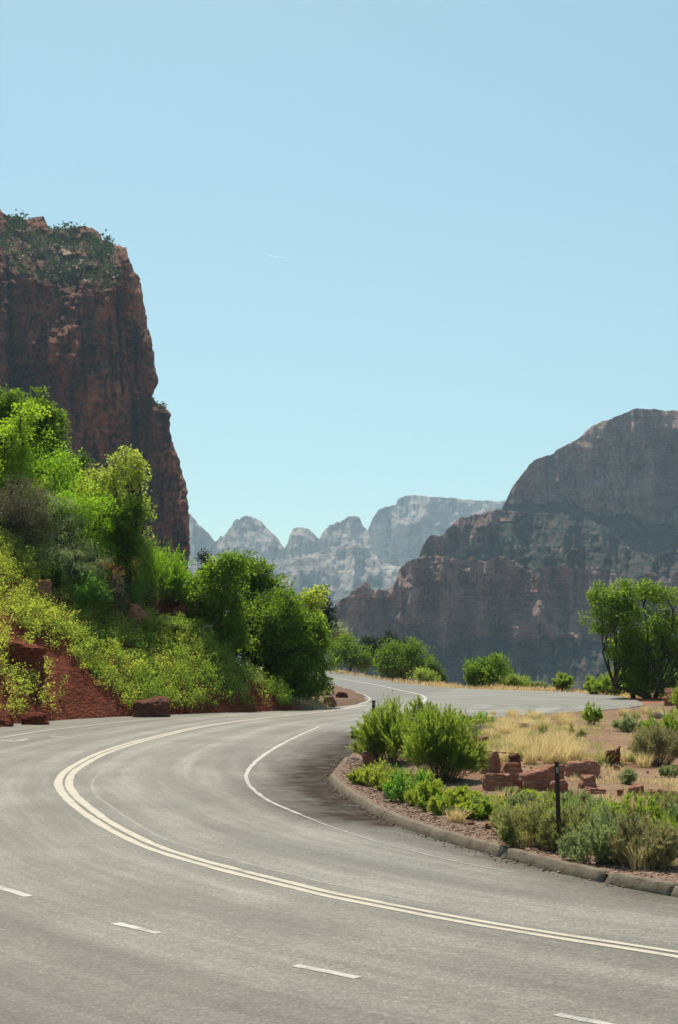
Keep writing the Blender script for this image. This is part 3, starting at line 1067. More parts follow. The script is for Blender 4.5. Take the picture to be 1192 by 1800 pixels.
# --- the dark cliff on the left
def left_cliff():
    D = 700.0
    edge = np.array([(350, 222), (428, 222), (437, 224), (452, 227), (470, 233), (490, 245), (510, 249), (535, 254), (560, 259), (590, 264), (612, 269), (640, 271), (650, 275), (660, 278), (672, 279), (680, 276), (690, 271),
                     (698, 268), (706, 274), (713, 287), (722, 296), (730, 299), (760, 299), (780, 304), (800, 311), (825, 319), (850, 326), (868, 330), (880, 331), (900, 332), (930, 333), (960, 334), (990, 332), (1010, 330), (1200, 326)], float)
    sky_pts = np.array([(-420, 330), (-200, 345), (-60, 362), (0, 365), (6, 373), (15, 378), (24, 383), (36, 380), (50, 386), (60, 384), (68, 380), (77, 381), (83, 392), (85, 401), (95, 404), (110, 401), (120, 404), (132, 400), (145, 400), (150, 398), (160, 402),
                        (168, 406), (178, 414), (182, 424), (190, 424), (205, 432), (222, 435), (240, 437)], float)
    wall_pts = np.array([(-420, 470), (-100, 455), (-20, 440), (0, 452), (10, 478), (22, 492), (45, 496), (62, 500), (80, 508), (100, 517), (125, 511), (150, 514), (178, 513), (190, 500), (202, 480), (212, 452), (220, 438), (240, 437)], float)
    nu, ns, nw, nsh = 520, 26, 330, 80
    a = np.linspace(0, 1, nu) ** 0.8
    utop = -420 + (222 + 420) * a
    vt = np.interp(utop, wall_pts[:, 0], wall_pts[:, 1])
    vs = np.interp(utop, sky_pts[:, 0], sky_pts[:, 1]) + 2.2 * fbm(utop / 6, utop * 0, 0, 3, 40)
    vs = np.minimum(vs, vt - 0.5)
    w = np.linspace(0, 1, nw)[:, None]
    Vw = 1185 + (vt[None] - 1185) * w
    s = np.linspace(0, 1, nsh + 1)[1:, None]
    Vs = vt[None] + (vs[None] - vt[None]) * s
    Vv = np.vstack([Vw, Vs])
    ur = np.interp(Vv, edge[:, 0], edge[:, 1])
    ur = ur + (1.6 * fbm(Vv / 9, Vv * 0, 3, 3, 41) + 1.2 * vnoise(Vv / 26, Vv * 0, 9, 42))
    Uu = -420 + (ur + 420) * a[None]
    S = np.vstack([np.zeros((nw, 1)) + 0 * Uu[:nw], s + 0 * Uu[nw:]])
    # outward relief in metres (towards the viewer)
    d = 16 * ridged(Uu / 130, Vv / 420, 0, 2, 43) + 9.0 * fbm(Uu / 40, Vv / 120, 0, 4, 44) + 6.5 * blocks(Uu, Vv, 34, 60, 45) + 3.5 * blocks(Uu, Vv, 13, 24, 145) + 2.0 * blocks(Uu, Vv, 40, 9, 245)
    bed = fbm(Uu / 160, Vv / 26, 4, 3, 46)
    d += 3.0 * np.round(bed * 3) / 3 + 2.2 * fbm(Uu / 9, Vv / 8, 1, 4, 47)

    def crack(pts, wid, dep):
        pts = np.array(pts, float)
        uc = np.interp(Vv, pts[:, 0], pts[:, 1]) + 1.5 * vnoise(Vv / 12, 0 * Vv, 2, 48)
        m = sstep(Vv, pts[0, 0] - 8, pts[0, 0] + 8) * (1 - sstep(Vv, pts[-1, 0] - 8, pts[-1, 0] + 8))
        return -dep * m * np.exp(-((Uu - uc) / wid) ** 2)
    d += crack([(470, 208), (560, 207), (640, 212), (690, 216)], 2.2, 14)
    d += crack([(580, 238), (640, 240), (680, 240)], 2.0, 10)
    d += crack([(560, 190), (600, 192), (660, 199)], 1.5, 6)
    d += crack([(760, 166), (850, 170), (960, 175)], 1.5, 8)
    d += crack([(700, 232), (800, 240), (1000, 250)], 5, 10)
    d += crack([(455, 12), (560, 16), (700, 19)], 5, 18)
    d += crack([(560, 140), (660, 150), (700, 152)], 2.0, 5)
    d += crack([(840, 300), (1000, 318)], 1.6, 5)
    # deep alcove under a ledge, and the square pillar that stands on the ledge
    m = sstep(Vv, 638, 642) * (1 - sstep(Vv, 780, 860)) * sstep(Uu, 20, 24) * (1 - sstep(Uu, 92 + (Vv - 640) * 0.12, 112 + (Vv - 640) * 0.12))
    d -= 20 * m
    m = sstep(Vv, 597 + 0.04 * (Uu - 60) ** 2, 602 + 0.04 * (Uu - 60) ** 2) * (1 - sstep(Vv, 637, 640)) * sstep(Uu, 38, 41) * (1 - sstep(Uu, 78, 82))
    d += 7 * m
    d += 16 * np.exp(-((Uu - 4) / 13) ** 2) * sstep(Vv, 450, 500)
    # lower right buttress steps forward
    d += 14 * sstep(Uu, 258, 272) * sstep(Vv, 706, 722)
    d -= 10 * sstep(Vv, 690, 706) * (1 - sstep(Vv, 780, 850)) * sstep(Uu, 226, 236) * (1 - sstep(Uu, 256, 268))
    Y = D - d + 40 * (1 - np.clip((1185 - Vv) / 650, 0, 1)) * -0.6
    Y = Y + 95 * S ** 1.25 + 10 * S * fbm(Uu / 22, Vv / 12, 0, 4, 49)
    x = np.clip((a[None] - 0.955) / 0.045, 0, 1)
    Y = Y + 26 * (1 - np.sqrt(np.maximum(0, 1 - x * x)))
    # the side wall turns away behind the edge
    k = np.linspace(0, 1, ns + 1)[1:]
    U2 = Uu[:, -1:] - 150 * k[None] ** 1.3 + 2 * fbm(Vv[:, -1:] / 30, k[None] * 9, 0, 3, 50)
    Y2 = Y[:, -1:] + 420 * k[None]
    V2_ = Vv[:, -1:] + 0 * U2
    U, Vp, Yp = np.hstack([Uu, U2]), np.hstack([Vv, V2_]), np.hstack([Y, Y2])
    P = at_arr(U, Vp, Yp)
    # roof behind the skyline
    kk = np.linspace(0, 1, 9)[1:, None]
    back = at_arr(U[-1:] - 60 * kk, Vp[-1:] + 26 * kk ** 1.5, Yp[-1:] + 260 * kk)
    Pf = np.concatenate([P, back], 0)
    nz = grid_nz(Pf)
    Sf = np.vstack([np.hstack([S, S[:, -1:] + 0 * U2]), np.ones((8, Pf.shape[1]))])
    veg = sstep(nz, 0.42, 0.7) * 0.45 + 0.2 * sstep(Sf, 0.0, 0.10)
    Ua = np.vstack([U, np.repeat(U[-1:], 8, 0)])
    Va = np.vstack([Vp, np.repeat(Vp[-1:], 8, 0)])
    knob = poly_mask(Ua, Va, [[(48, 378), (84, 378), (86, 402), (60, 406), (40, 398)], [(135, 396), (182, 396), (184, 430), (160, 420), (130, 412)], [(0, 360), (40, 376), (40, 386), (0, 388)], [(196, 428), (224, 428), (224, 440), (216, 470), (200, 470)]], 3)
    pale = poly_mask(Ua, Va, [[(95, 447), (112, 440), (128, 442), (142, 455), (148, 466), (140, 470), (120, 466), (100, 462)], [(146, 480), (158, 482), (160, 494), (150, 490)]], 5)
    veg = veg * (1 - 0.75 * knob) * (1 - pale)
    me = mesh_arr('cliff', Pf.reshape(-1, 3), grid_faces(*Pf.shape[:2])[:, ::-1], M['cliff'], {'veg': veg, 'pale': pale}, smooth=False)
    o = link('cliff', me)
    tag(o, 'tall dark red sandstone cliff with a scrub covered top on the left', 'cliff', kind='structure')
    return Pf, veg, Sf, knob, pale, nw


CP, CV, CS, CK, CPALE, CNW = left_cliff()
r9 = np.random.default_rng(91)
A = Arr()
ii, jj = np.where((CS > 0.04) & (CV > 0.5) & (CK < 0.5) & (CPALE < 0.5) & (CP[..., 1] < 840))
pk = r9.choice(len(ii), 620)
for q in pk:
    c = CP[ii[q], jj[q]]
    if c[0] < -260:
        continue
    rr = r9.uniform(1.0, 3.6)
    m = 26
    off = r9.normal(size=(m, 3)) * np.array([0.5, 0.5, 0.45]) * rr + np.array([0, 0, rr * 0.7])
    A.add(*leaves(c + off, off + r9.normal(size=(m, 3)), 0.55 * rr, 0.42 * rr, r9))
c0 = at(279, 716, 690)
for q in range(9):
    c = c0 + np.array([r9.normal() * 2.2, r9.normal() * 2, r9.normal() * 1.2])
    off = r9.normal(size=(40, 3)) * np.array([0.9, 0.9, 1.0])
    A.add(*leaves(c + off, off + r9.normal(size=(40, 3)), 1.1, 0.8, r9))
o = A.build('scrub', M['cliff_leaf'])
tag(o, 'dark green scrub and junipers covering the top ledge of the left cliff', 'scrub', kind='stuff')


# --- layered walls across the canyon
def wall(name, label, pts, D, mat, vb=1230, urange=(560, 1900), du=1.5, rows=170, seed=1, vegpoly=(), litpoly=(), wallang=76, vegang=38, amp=1.0, jag=2.0, back=(300, 0.15), butt=55, vtalus=None, grit=1.0, slopeveg=0.45):
    pts = np.array(pts, float)
    u1 = np.arange(urange[0], min(1240, urange[1]), du)
    u = np.concatenate([u1, np.arange(1240, urange[1], du * 5)]) if urange[1] > 1240 else u1
    vr = np.interp(u, pts[:, 0], pts[:, 1]) + jag * fbm(u / 9, u * 0, 0, 4, seed)
    t = np.linspace(0, 1, rows)[:, None]
    Vv = vb + (vr[None] - vb) * t
    Uu = u[None] + 0 * Vv
    mpp = D / F
    veg = poly_mask(Uu, Vv, [np.array(q, float) for q in vegpoly], 10) if len(vegpoly) else 0 * Uu
    if vtalus is not None:
        veg = np.maximum(veg, sstep(Vv + 14 * fbm(Uu / 30, Vv / 60, 0, 4, seed + 3), vtalus, vtalus + 18))
    g = 2.2 / max(du, .1)
    soft = veg
    cot = (1 - soft) / math.tan(math.radians(wallang)) + soft / math.tan(math.radians(vegang))
    bed = np.clip(fbm(Uu / 90 + 0.4 * fbm(Uu / 50, Vv / 50, 0, 3, seed), Vv / 13 + Uu / 400, 7, 4, seed + 5) * 1.8, -1, 1)
    cot = cot * (1 + (1 - soft) * (0.9 * min(1, grit) * bed))
    dz = np.abs(np.gradient(Vv, axis=0)) * mpp
    set_ = np.cumsum(cot * dz, axis=0)
    set_ = set_ - set_[-1:] * 0.5
    sc = mpp * amp
    d = sc * (40 * ridged(Uu / butt, Vv / 170, 0, 4, seed + 6) + 16 * fbm(Uu / 22, Vv / 40, 0, 4, seed + 7) + grit * (6 * blocks(Uu, Vv, 14, 20, seed + 8)
              + 3.5 * blocks(Uu, Vv, 6, 9, seed + 11) + 4.5 * fbm(Uu / 60, Vv / 7, 0, 3, seed + 9) + 3.0 * fbm(Uu / 6, Vv / 6, 0, 3, seed + 10)))
    d = d * (1 - 0.3 * soft)
    Y = D + set_ - d
    P = at_arr(Uu, Vv, Y)
    kk = np.linspace(0, 1, 9)[1:, None]
    bk = P[-1][None] + np.stack([0 * kk, back[0] * kk, -back[0] * back[1] * kk], -1) + np.stack([0 * kk + 0 * u[None], 0 * kk + 0 * u[None], mpp * 4 * fbm(u[None] / 12, kk * 6, 0, 3, seed + 12)], -1)
    Pf = np.concatenate([P, bk], 0)
    nz = grid_nz(Pf)
    vg = np.vstack([np.maximum(0.8 * veg, slopeveg * sstep(nz[:rows], 0.35, 0.75)), slopeveg * 1.5 + 0 * bk[..., 0]])
    pale = np.vstack([poly_mask(Uu, Vv, [np.array(q, float) for q in litpoly], 4) if len(litpoly) else 0 * Uu, 0 * bk[..., 0]])
    vg = vg * (1 - pale)
    o = link(name, mesh_arr(name, Pf.reshape(-1, 3), grid_faces(*Pf.shape[:2])[:, ::-1], mat, {'veg': vg, 'pale': pale * 0.8}))
    tag(o, label, 'mountain', kind='structure')
    return Pf


R1 = [(560, 1120), (700, 1030), (800, 960), (850, 925), (870, 900), (884, 893), (892, 876), (900, 858), (907, 847), (916, 834), (924, 826), (930, 818), (940, 809), (948, 806), (958, 803), (968, 800), (978, 792), (985, 788), (1000, 781), (1010, 776), (1020, 769), (1030, 758),
      (1042, 748), (1060, 741), (1078, 734), (1095, 728), (1112, 720), (1128, 718), (1150, 719), (1170, 722), (1192, 722), (1260, 700), (1400, 715), (1600, 740), (1900, 790)]
R2 = [(560, 1120), (690, 1060), (725, 1005), (738, 975), (742, 962), (750, 947), (760, 942), (772, 944), (780, 940), (787, 930), (796, 921), (804, 914), (815, 909), (828, 906), (842, 904), (856, 898), (872, 896), (890, 898), (930, 903), (985, 903), (1030, 912), (1070, 930), (1110, 965), (1192, 1010), (1900, 1060)]
R3 = [(540, 1130), (575, 1085), (585, 1070), (590, 1062), (600, 1052), (612, 1046), (622, 1036), (632, 1030), (640, 1024), (648, 1024), (652, 1034), (660, 1038), (672, 1037), (684, 1034), (694, 1024), (700, 1008), (706, 996), (714, 988), (724, 984), (736, 980), (745, 977), (755, 978), (768, 976), (790, 980), (812, 986),
      (822, 984), (828, 979), (836, 984), (850, 988), (880, 978), (905, 984), (940, 972), (975, 976), (1010, 966), (1060, 974), (1100, 968), (1150, 976), (1192, 968), (1900, 960)]
wall('mountain', 'big rounded red brown mesa filling the right side beyond the canyon', R1, 2050, M['canyon'], vb=1135, urange=(700, 1900), seed=101, vegpoly=[[(870, 905), (905, 885), (960, 885), (1000, 872), (1012, 892), (1060, 898), (1100, 905), (1192, 930), (1192, 1010), (860, 1010)]], wallang=80, amp=0.7, jag=1.4, butt=70, grit=.5)
wall('ridge', 'stepped red rock ridge below the big mesa', R2, 1800, M['canyon'], vb=1135, seed=131, vegpoly=[[(795, 1010), (825, 965), (870, 940), (900, 915), (985, 898), (1040, 905), (1090, 940), (1120, 1000), (1000, 960), (930, 985), (850, 1010)]], wallang=74, amp=0.75, butt=42, grit=.7)
wall('canyon_wall', 'lower dark canyon wall of fluted red rock across the gorge', R3, 1500, M['canyon'], vb=1245, seed=161, vegpoly=[[(880, 970), (1192, 960), (1192, 1012), (1100, 1018), (1030, 1000), (930, 1000)]], litpoly=[[(824, 984), (832, 981), (836, 1000), (833, 1022), (826, 1018)]], wallang=82, amp=0.9, butt=58, grit=.6, vtalus=1110, rows=190)  # pale strip by the ledge: sunlight painted into the rock colour
FM = [(540, 1010), (600, 975), (630, 955), (646, 935), (652, 920), (657, 909), (665, 897), (676, 891), (690, 888), (696, 888), (699, 878), (705, 874), (714, 871), (730, 870), (760, 873), (800, 876), (840, 880), (880, 881), (930, 884), (1000, 890), (1250, 895)]
FT = [(200, 935), (300, 905), (333, 903), (343, 913), (352, 925), (362, 934), (370, 943), (378, 952), (384, 948), (388, 940), (392, 944), (399, 938), (408, 925), (415, 914), (425, 908), (437, 905), (448, 907), (458, 915), (468, 926), (478, 935), (488, 945), (494, 956), (500, 962), (505, 955),
      (509, 944), (514, 934), (520, 929), (530, 926), (540, 927), (548, 934), (556, 941), (562, 946), (566, 941), (572, 931), (580, 922), (590, 918), (597, 919), (605, 912), (615, 909), (625, 908), (632, 911), (638, 922), (645, 932), (651, 942), (656, 955), (665, 985), (700, 1010), (760, 1030), (900, 1060)]
FF = [(200, 990), (280, 985), (345, 990), (370, 1005), (420, 1000), (470, 1008), (490, 998), (520, 985), (545, 974), (560, 969), (580, 965), (600, 958), (622, 950), (640, 960), (655, 975), (680, 992), (720, 1000), (800, 1010), (900, 1030), (1250, 1040)]
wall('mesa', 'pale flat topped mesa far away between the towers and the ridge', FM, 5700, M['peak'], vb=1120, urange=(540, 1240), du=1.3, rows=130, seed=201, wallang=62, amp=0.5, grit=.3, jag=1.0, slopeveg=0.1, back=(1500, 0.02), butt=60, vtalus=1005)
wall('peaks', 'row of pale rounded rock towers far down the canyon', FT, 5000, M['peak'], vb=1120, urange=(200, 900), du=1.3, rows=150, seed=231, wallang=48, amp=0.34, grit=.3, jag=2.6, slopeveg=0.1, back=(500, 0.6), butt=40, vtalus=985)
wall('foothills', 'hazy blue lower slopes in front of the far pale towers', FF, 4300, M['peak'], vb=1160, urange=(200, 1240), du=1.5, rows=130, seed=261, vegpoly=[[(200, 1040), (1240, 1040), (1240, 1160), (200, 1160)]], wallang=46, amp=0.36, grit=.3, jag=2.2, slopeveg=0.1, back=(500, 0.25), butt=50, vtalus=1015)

# ------------------------------------------------------------------ posts
def smooth_box(w, d, h, bev=0.004, z0=0.0):
    bm = bmesh.new()
    bmesh.ops.create_cube(bm, size=1)
    bmesh.ops.scale(bm, vec=(w, d, h), verts=bm.verts)
    bmesh.ops.translate(bm, vec=(0, 0, z0 + h / 2), verts=bm.verts)
    bmesh.ops.bevel(bm, geom=bm.edges[:], offset=bev, segments=2, affect='EDGES')
    return bm


def bm_obj(name, bm, mat, parent=None):
    me = bpy.data.meshes.new(name)
    bm.to_mesh(me)
    bm.free()
    me.materials.append(mat)
    return link(name, me, parent)


M['post'] = plain_mat('post_brown', (0.018, 0.012, 0.010), (0.045, 0.030, 0.024), 20, 0.6, 0.3)
M['reflector'] = plain_mat('reflector_grey', (0.20, 0.175, 0.155), (0.32, 0.29, 0.26), 30, 0.4, 0.5)
M['post_orange'] = plain_mat('post_orange', (0.45, 0.13, 0.03), (0.55, 0.18, 0.05), 20, 0.6)


def post(label, loc, h, w, mat, refl=None, tilt=(0, 0), rz=0.0):
    r = thing('marker_post', label, 'marker post', loc)
    r.rotation_euler = (tilt[0], tilt[1], rz)
    bm_obj('post_body', smooth_box(w, 0.03, h + 0.25, 0.006, -0.25), mat, r)
    bm_obj('post_cap', smooth_box(w * 1.12, 0.042, 0.035, 0.006, h - 0.002), mat, r)
    if refl:
        o = bm_obj('reflector', smooth_box(w * 0.6, 0.008, 0.08, 0.002, h - 0.115), refl, r)
        o.location = (0, -0.018, 0)
    return r


b = hit(984, 1500)
post('dark brown marker post with a grey reflector behind the kerb', b, (1500 - 1349) * b[1] / F, 0.058, M['post'], M['reflector'], (0.0, -0.02), 0.1)
Y = 49.0
post('small dark marker post half hidden behind the leftmost big bush', (at(657, 1250, Y)[0], Y, gz(at(657, 1250, Y)[0], Y)), at(657, 1233, Y)[2] - gz(at(657, 1250, Y)[0], Y), 0.12, M['post'], M['reflector'])
b = G(621, 1187)
post('thin orange marker post beside the far straight of the road', (b[0] + 0.2, b[1], -0.06), 1.25, 0.12, M['post_orange'])

# ------------------------------------------------------------------ rocks
def rock_material(name, c1, c2, c3):
    n = NT(name)
    p = n.obj()
    w = n.pos()
    a = n.noise(w, 3.0, 6, 0.65)
    l = n.noise(n.mapping(w, (1, 1, 5)), 4, 4, 0.6)
    col = n.mix(n.ramp(a, [(0.35, 0.0), (0.65, 1.0)]), c1, c2)
    col = n.mix(n.ramp(l, [(0.5, 0.0), (0.7, 0.8)]), col, c3)
    return n.finish(n.principled(col, 0.9, 0.12, n.bump(n.math('ADD', n.noise(w, 9, 6, 0.7), n.math('MULTIPLY', l, 0.8)), 0.8, 0.05)))


M['rock'] = rock_material('red_sandstone', (0.22, 0.085, 0.055), (0.33, 0.15, 0.10), (0.43, 0.25, 0.18))
M['rock_pale'] = rock_material('pale_stone', (0.38, 0.26, 0.20), (0.50, 0.39, 0.32), (0.32, 0.20, 0.145))
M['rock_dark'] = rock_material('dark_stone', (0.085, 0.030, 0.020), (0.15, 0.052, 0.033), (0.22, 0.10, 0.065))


def rock(name, label, box, seed, mat='rock', depth=0.8, top=0.8, tilt=0.0, Y=None, sink=0.12, round_=0.0, cat='rock', skew=0.0, parts=None):
    u0, v0, u1, v1 = box
    uc = (u0 + u1) / 2
    b = hit(uc, v1) if Y is None else np.array([at(uc, v1, Y)[0], Y, gz(at(uc, v1, Y)[0], Y)])
    mpp = b[1] / F
    w, h = (u1 - u0) * mpp, (v1 - v0) * mpp
    r = np.random.default_rng(seed)
    dd = w * depth
    bm = bmesh.new()
    for k in range(8):
        sx, sy, sz = (k & 1) * 2 - 1, (k >> 1 & 1) * 2 - 1, (k >> 2 & 1)
        sc = (top if sz else 1.0)
        x = sx * w / 2 * (1 - (1 - sc) * r.uniform(0, 2)) * r.uniform(0.78, 1.0) + skew * w * sz
        y = sy * dd / 2 * sc * r.uniform(0.8, 1.0)
        z = (h * r.uniform(0.62, 1.0) + tilt * sx * h * 0.5) if sz else -sink * h - 0.06
        bm.verts.new((x, y, z))
        for q in range(2):
            bm.verts.new((x * r.uniform(0.55, 0.98), y * r.uniform(0.55, 1.08), z * r.uniform(0.8, 1.03) if sz else z))
    for q in range(4):
        an = r.uniform(0, 6.28)
        bm.verts.new((math.cos(an) * w * 0.5, math.sin(an) * dd * 0.5, h * r.uniform(0.2, 0.65)))
    bmesh.ops.convex_hull(bm, input=bm.verts)
    bmesh.ops.delete(bm, geom=[v for v in bm.verts if not v.link_faces], context='VERTS')
    if round_:
        for v_ in bm.verts:
            e = Vector((v_.co.x / (w / 2), v_.co.y / (dd / 2), max(v_.co.z, 0) / h)).length
            v_.co *= (1 - round_) + round_ / max(e, 0.9)
    bmesh.ops.bevel(bm, geom=bm.edges[:], offset=min(w, h) * 0.035, segments=1, affect='EDGES')
    bmesh.ops.triangulate(bm, faces=bm.faces[:])
    for _ in range(4):
        el = [e for e in bm.edges if e.calc_length() > max(0.03, min(w, h) * 0.16)]
        if not el:
            break
        bmesh.ops.subdivide_edges(bm, edges=el, cuts=1, use_grid_fill=False)
        bmesh.ops.triangulate(bm, faces=[f for f in bm.faces if len(f.verts) > 3])
    if round_:
        for _ in range(6):
            bmesh.ops.smooth_vert(bm, verts=bm.verts, factor=0.5, use_axis_x=True, use_axis_y=True, use_axis_z=True)
    bm.normal_update()
    co = np.array([v.co for v in bm.verts])
    m = min(w, h)
    dsp = fbm(co[:, 0] / m * 1.6 + seed, co[:, 1] / m * 1.6, co[:, 2] / m * 1.6, 4, seed) * m * 0.10 + m * 0.07 * np.round(2 * vnoise(co[:, 2] / m * 4 + seed, co[:, 0] / m * 0.6, 0, seed + 2)) / 2
    for v_, q in zip(bm.verts, dsp):
        v_.co += v_.normal * float(q)
    o = bm_obj(name, bm, M[mat])
    o.location = tuple(b)
    o.rotation_euler = (r.uniform(-0.12, 0.12), r.uniform(-0.12, 0.12), r.uniform(-0.3, 0.3))
    return tag(o, label, cat)


GR = 'rock'
rock(GR, 'upright leaning red slab right of the big bushes', (845, 1319, 881, 1358), 1, top=0.55, depth=0.7, skew=-0.05)
rock(GR, 'tall blocky red rock with a small stone lying on its top', (884, 1334, 922, 1376), 2, top=0.92, depth=0.9)
b_ = hit(903, 1374)
rock(GR, 'small dark stone lying on the tall blocky red rock', (895, 1326, 915, 1338), 3, 'rock_dark', Y=b_[1] + 0.15).location.z = (1374 - 1340) * b_[1] / F + b_[2] + 0.02
rock(GR, 'low flat topped red block at the left front of the rock row', (846, 1358, 900, 1388), 4, top=0.95, depth=1.0)
rock(GR, 'long wedge of red rock rising to the right behind the marker post', (910, 1350, 992, 1386), 5, top=0.9, depth=0.45, tilt=0.75)
rock(GR, 'wide red block with a pale top right of the marker post', (992, 1336, 1055, 1366), 6, top=0.9, depth=0.6)
rock(GR, 'small cracked red block below the wide pale topped block', (1018, 1360, 1047, 1384), 7, top=0.85)
rock(GR, 'low sloping red slab at the foot of the marker post', (965, 1369, 1006, 1392), 8, top=0.7, depth=0.8)
rock(GR, 'dark craggy rock standing alone at the edge of the dry grass', (1063, 1311, 1092, 1345), 9, 'rock_dark', top=0.9, tilt=0.15)
rock(GR, 'small flat red rock on bare soil near the right frame edge', (1103, 1380, 1133, 1397), 10, top=0.8)
rock(GR, 'low dark rock cut off by the right frame edge', (1156, 1390, 1215, 1413), 11, 'rock_dark', top=0.8, depth=0.6)
rock(GR, 'tiny red stone in the soil left of the small flat red rock', (1084, 1386, 1098, 1398), 12)
rock(GR, 'thin pale slab lying flat below the small cracked block', (1028, 1384, 1062, 1394), 13, 'rock', top=0.85)
rock(GR, 'dark red rock at the left foot of the leftmost big bush', (636, 1322, 661, 1345), 14, top=0.7)
rock(GR, 'small pink stone on the gravel tip of the verge', (622, 1311, 638, 1322), 15)
rock(GR, 'white rounded stone on the gravel near the curved kerb', (672, 1388, 697, 1403), 16, 'rock_pale', top=0.7, depth=0.7)
rock(GR, 'pinkish flat slab right of the big bushes at their top', (822, 1272, 860, 1292), 17, 'rock_pale', top=0.9)
rock(GR, 'small red stone among the low green plants behind the big bushes', (806, 1257, 832, 1273), 18)
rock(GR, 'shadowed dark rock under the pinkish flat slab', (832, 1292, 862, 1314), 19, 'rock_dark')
rock(GR, 'pale slab peeking out beside the foot of the big right bush', (822, 1340, 852, 1354), 20, 'rock_pale')
rock(GR, 'big pale topped boulder by the shady tree at the right edge', (1168, 1210, 1194, 1240), 21, 'rock', top=0.75)
rock(GR, 'flat tan slab near the parking tarmac at the right edge', (1143, 1251, 1184, 1262), 22, 'rock_pale', depth=0.6)
rock(GR, 'long flat grey slab between the dry grass and the tarmac', (899, 1271, 953, 1284), 23, 'rock_pale', top=0.97, depth=0.35)
rock(GR, 'smooth rounded red boulder at the foot of the hillside', (226, 1213, 300, 1262), 24, 'rock_dark', top=0.7, depth=0.9, round_=0.6, sink=.3)
rock(GR, 'square red ledge block jutting from the bare left bank', (-12, 1154, 76, 1188), 25, 'hill', top=0.9, depth=0.7, sink=.9, tilt=-.25, Y=hit(40, 1184)[1] + 0.5)
rock(GR, 'long flat slab on the rubble ledge of the hillside', (276, 1079, 312, 1096), 26, 'rock_pale', top=0.9, depth=0.6)
rock(GR, 'jumbled brown rock at the top of the rubble ledge', (295, 1062, 330, 1085), 27, 'rock_dark', top=0.8)
rock(GR, 'tilted brown slab at the left of the rubble ledge', (222, 1068, 262, 1102), 28, 'rock', top=0.8, tilt=-0.5)
rock(GR, 'dark red rock among the shrubs above the green slope', (62, 1018, 90, 1050), 29, 'rock', top=0.8)
rock(GR, 'reddish rock on the dirt point under the big tree', (566, 1223, 592, 1238), 30, 'rock', top=0.7)
rock(GR, 'small dark rock on the dirt point nearest the white curve line', (590, 1216, 612, 1226), 31, 'rock_dark', top=0.7)
rock(GR, 'conical mound of red rubble at the left road edge', (30, 1248, 90, 1276), 32, 'hill', top=0.35, depth=1.0, round_=.5)
rock(GR, 'low mound of red rubble at the far left frame edge', (-30, 1254, 24, 1280), 33, 'hill', top=0.4, depth=1.0, round_=.5)

stones = [rock('stone', 'small stone half buried in the soil of the verge', (700, 1380, 712, 1388), 60 + k, ('rock', 'rock_dark', 'rock', 'rock_pale')[k], top=.8, sink=.4) for k in range(4)]
rs = np.random.default_rng(66)
for i in range(60):
    o = stones[i] if i < 4 else stones[i % 4 if i % 4 != 3 or i % 3 == 0 else 0].copy()
    if i >= 4:
        COL.objects.link(o)
    while True:
        u, v = rs.uniform(640, 1190), rs.uniform(1300, 1500)
        if in_poly(G(u, v)[None, :2], ISLPOLY)[0] and dist_path(G(u, v)[None, :2], KERB)[0][0] > 0.6:
            break
    o.location = tuple(hit(u, v, 12, 80))
    o.rotation_euler = (rs.uniform(-.3, .3), rs.uniform(-.3, .3), rs.uniform(0, 6.28))
    s = rs.uniform(0.3, 1.2)
    o.scale = (s, s, s)
    o['group'] = 'small stones scattered on the verge'

# gravel scattered behind the kerb
r8 = np.random.default_rng(8)
S = r8.uniform(0, ks[-1] - 3, 5200)
off = 0.24 + r8.gamma(1.6, 0.45, 5200)
C = np.stack([np.interp(S, ks, KERB[:, 0]) + np.interp(S, ks, KN[:, 0]) * off, np.interp(S, ks, KERB[:, 1]) + np.interp(S, ks, KN[:, 1]) * off], -1)
C2 = np.stack([r8.uniform(2, 14, 1600), r8.uniform(18, 62, 1600)], -1)
C = np.vstack([C, C2])
C = C[in_poly(C, ISLPOLY)]
S = r8.uniform(0, ks[-1] - 3, 700)
off = -0.015 - r8.gamma(1.0, 0.06, 700)
Ck = np.stack([np.interp(S, ks, KERB[:, 0]) + np.interp(S, ks, KN[:, 0]) * off, np.interp(S, ks, KERB[:, 1]) + np.interp(S, ks, KN[:, 1]) * off], -1)
Z = np.concatenate([island_h(C), np.full(len(Ck), 0.002)])        # grit washed against the kerb too
C = np.vstack([C, Ck])
oct_v = np.array([(1, 0, 0), (0, 1, 0), (-1, 0, 0), (0, -1, 0), (0, 0, 1), (0, 0, -1)], float)
oct_f = np.array([(0, 1, 4), (1, 2, 4), (2, 3, 4), (3, 0, 4), (1, 0, 5), (2, 1, 5), (3, 2, 5), (0, 3, 5)])
sz = 0.006 + 0.02 * r8.random(len(C)) ** 3.5
Vp = (oct_v[None] * (1 + 0.35 * r8.normal(size=(len(C), 6, 1))) * np.array([1.2, 1, .7]))
an = r8.uniform(0, 6.28, len(C))
Vp = np.stack([Vp[..., 0] * np.cos(an)[:, None] - Vp[..., 1] * np.sin(an)[:, None], Vp[..., 0] * np.sin(an)[:, None] + Vp[..., 1] * np.cos(an)[:, None], Vp[..., 2]], -1)
Vp = Vp * sz[:, None, None] + np.column_stack([C, Z + sz * 0.3])[:, None]
Fp = (np.arange(len(C))[:, None, None] * 6 + oct_f[None]).reshape(-1, 3)
n = NT('gravel_stone')
M['pebble'] = n.finish(n.principled(n.ramp(n.island(), [(0.0, (0.07, 0.040, 0.028)), (0.55, (0.19, 0.115, 0.08)), (0.9, (0.31, 0.21, 0.16)), (1.0, (0.45, 0.38, 0.31))]), 0.9, 0.15))
tag(link('gravel', mesh_arr('gravel', Vp.reshape(-1, 3), Fp, M['pebble'])), 'loose reddish gravel lying behind the kerb and along its foot', 'gravel', kind='stuff')

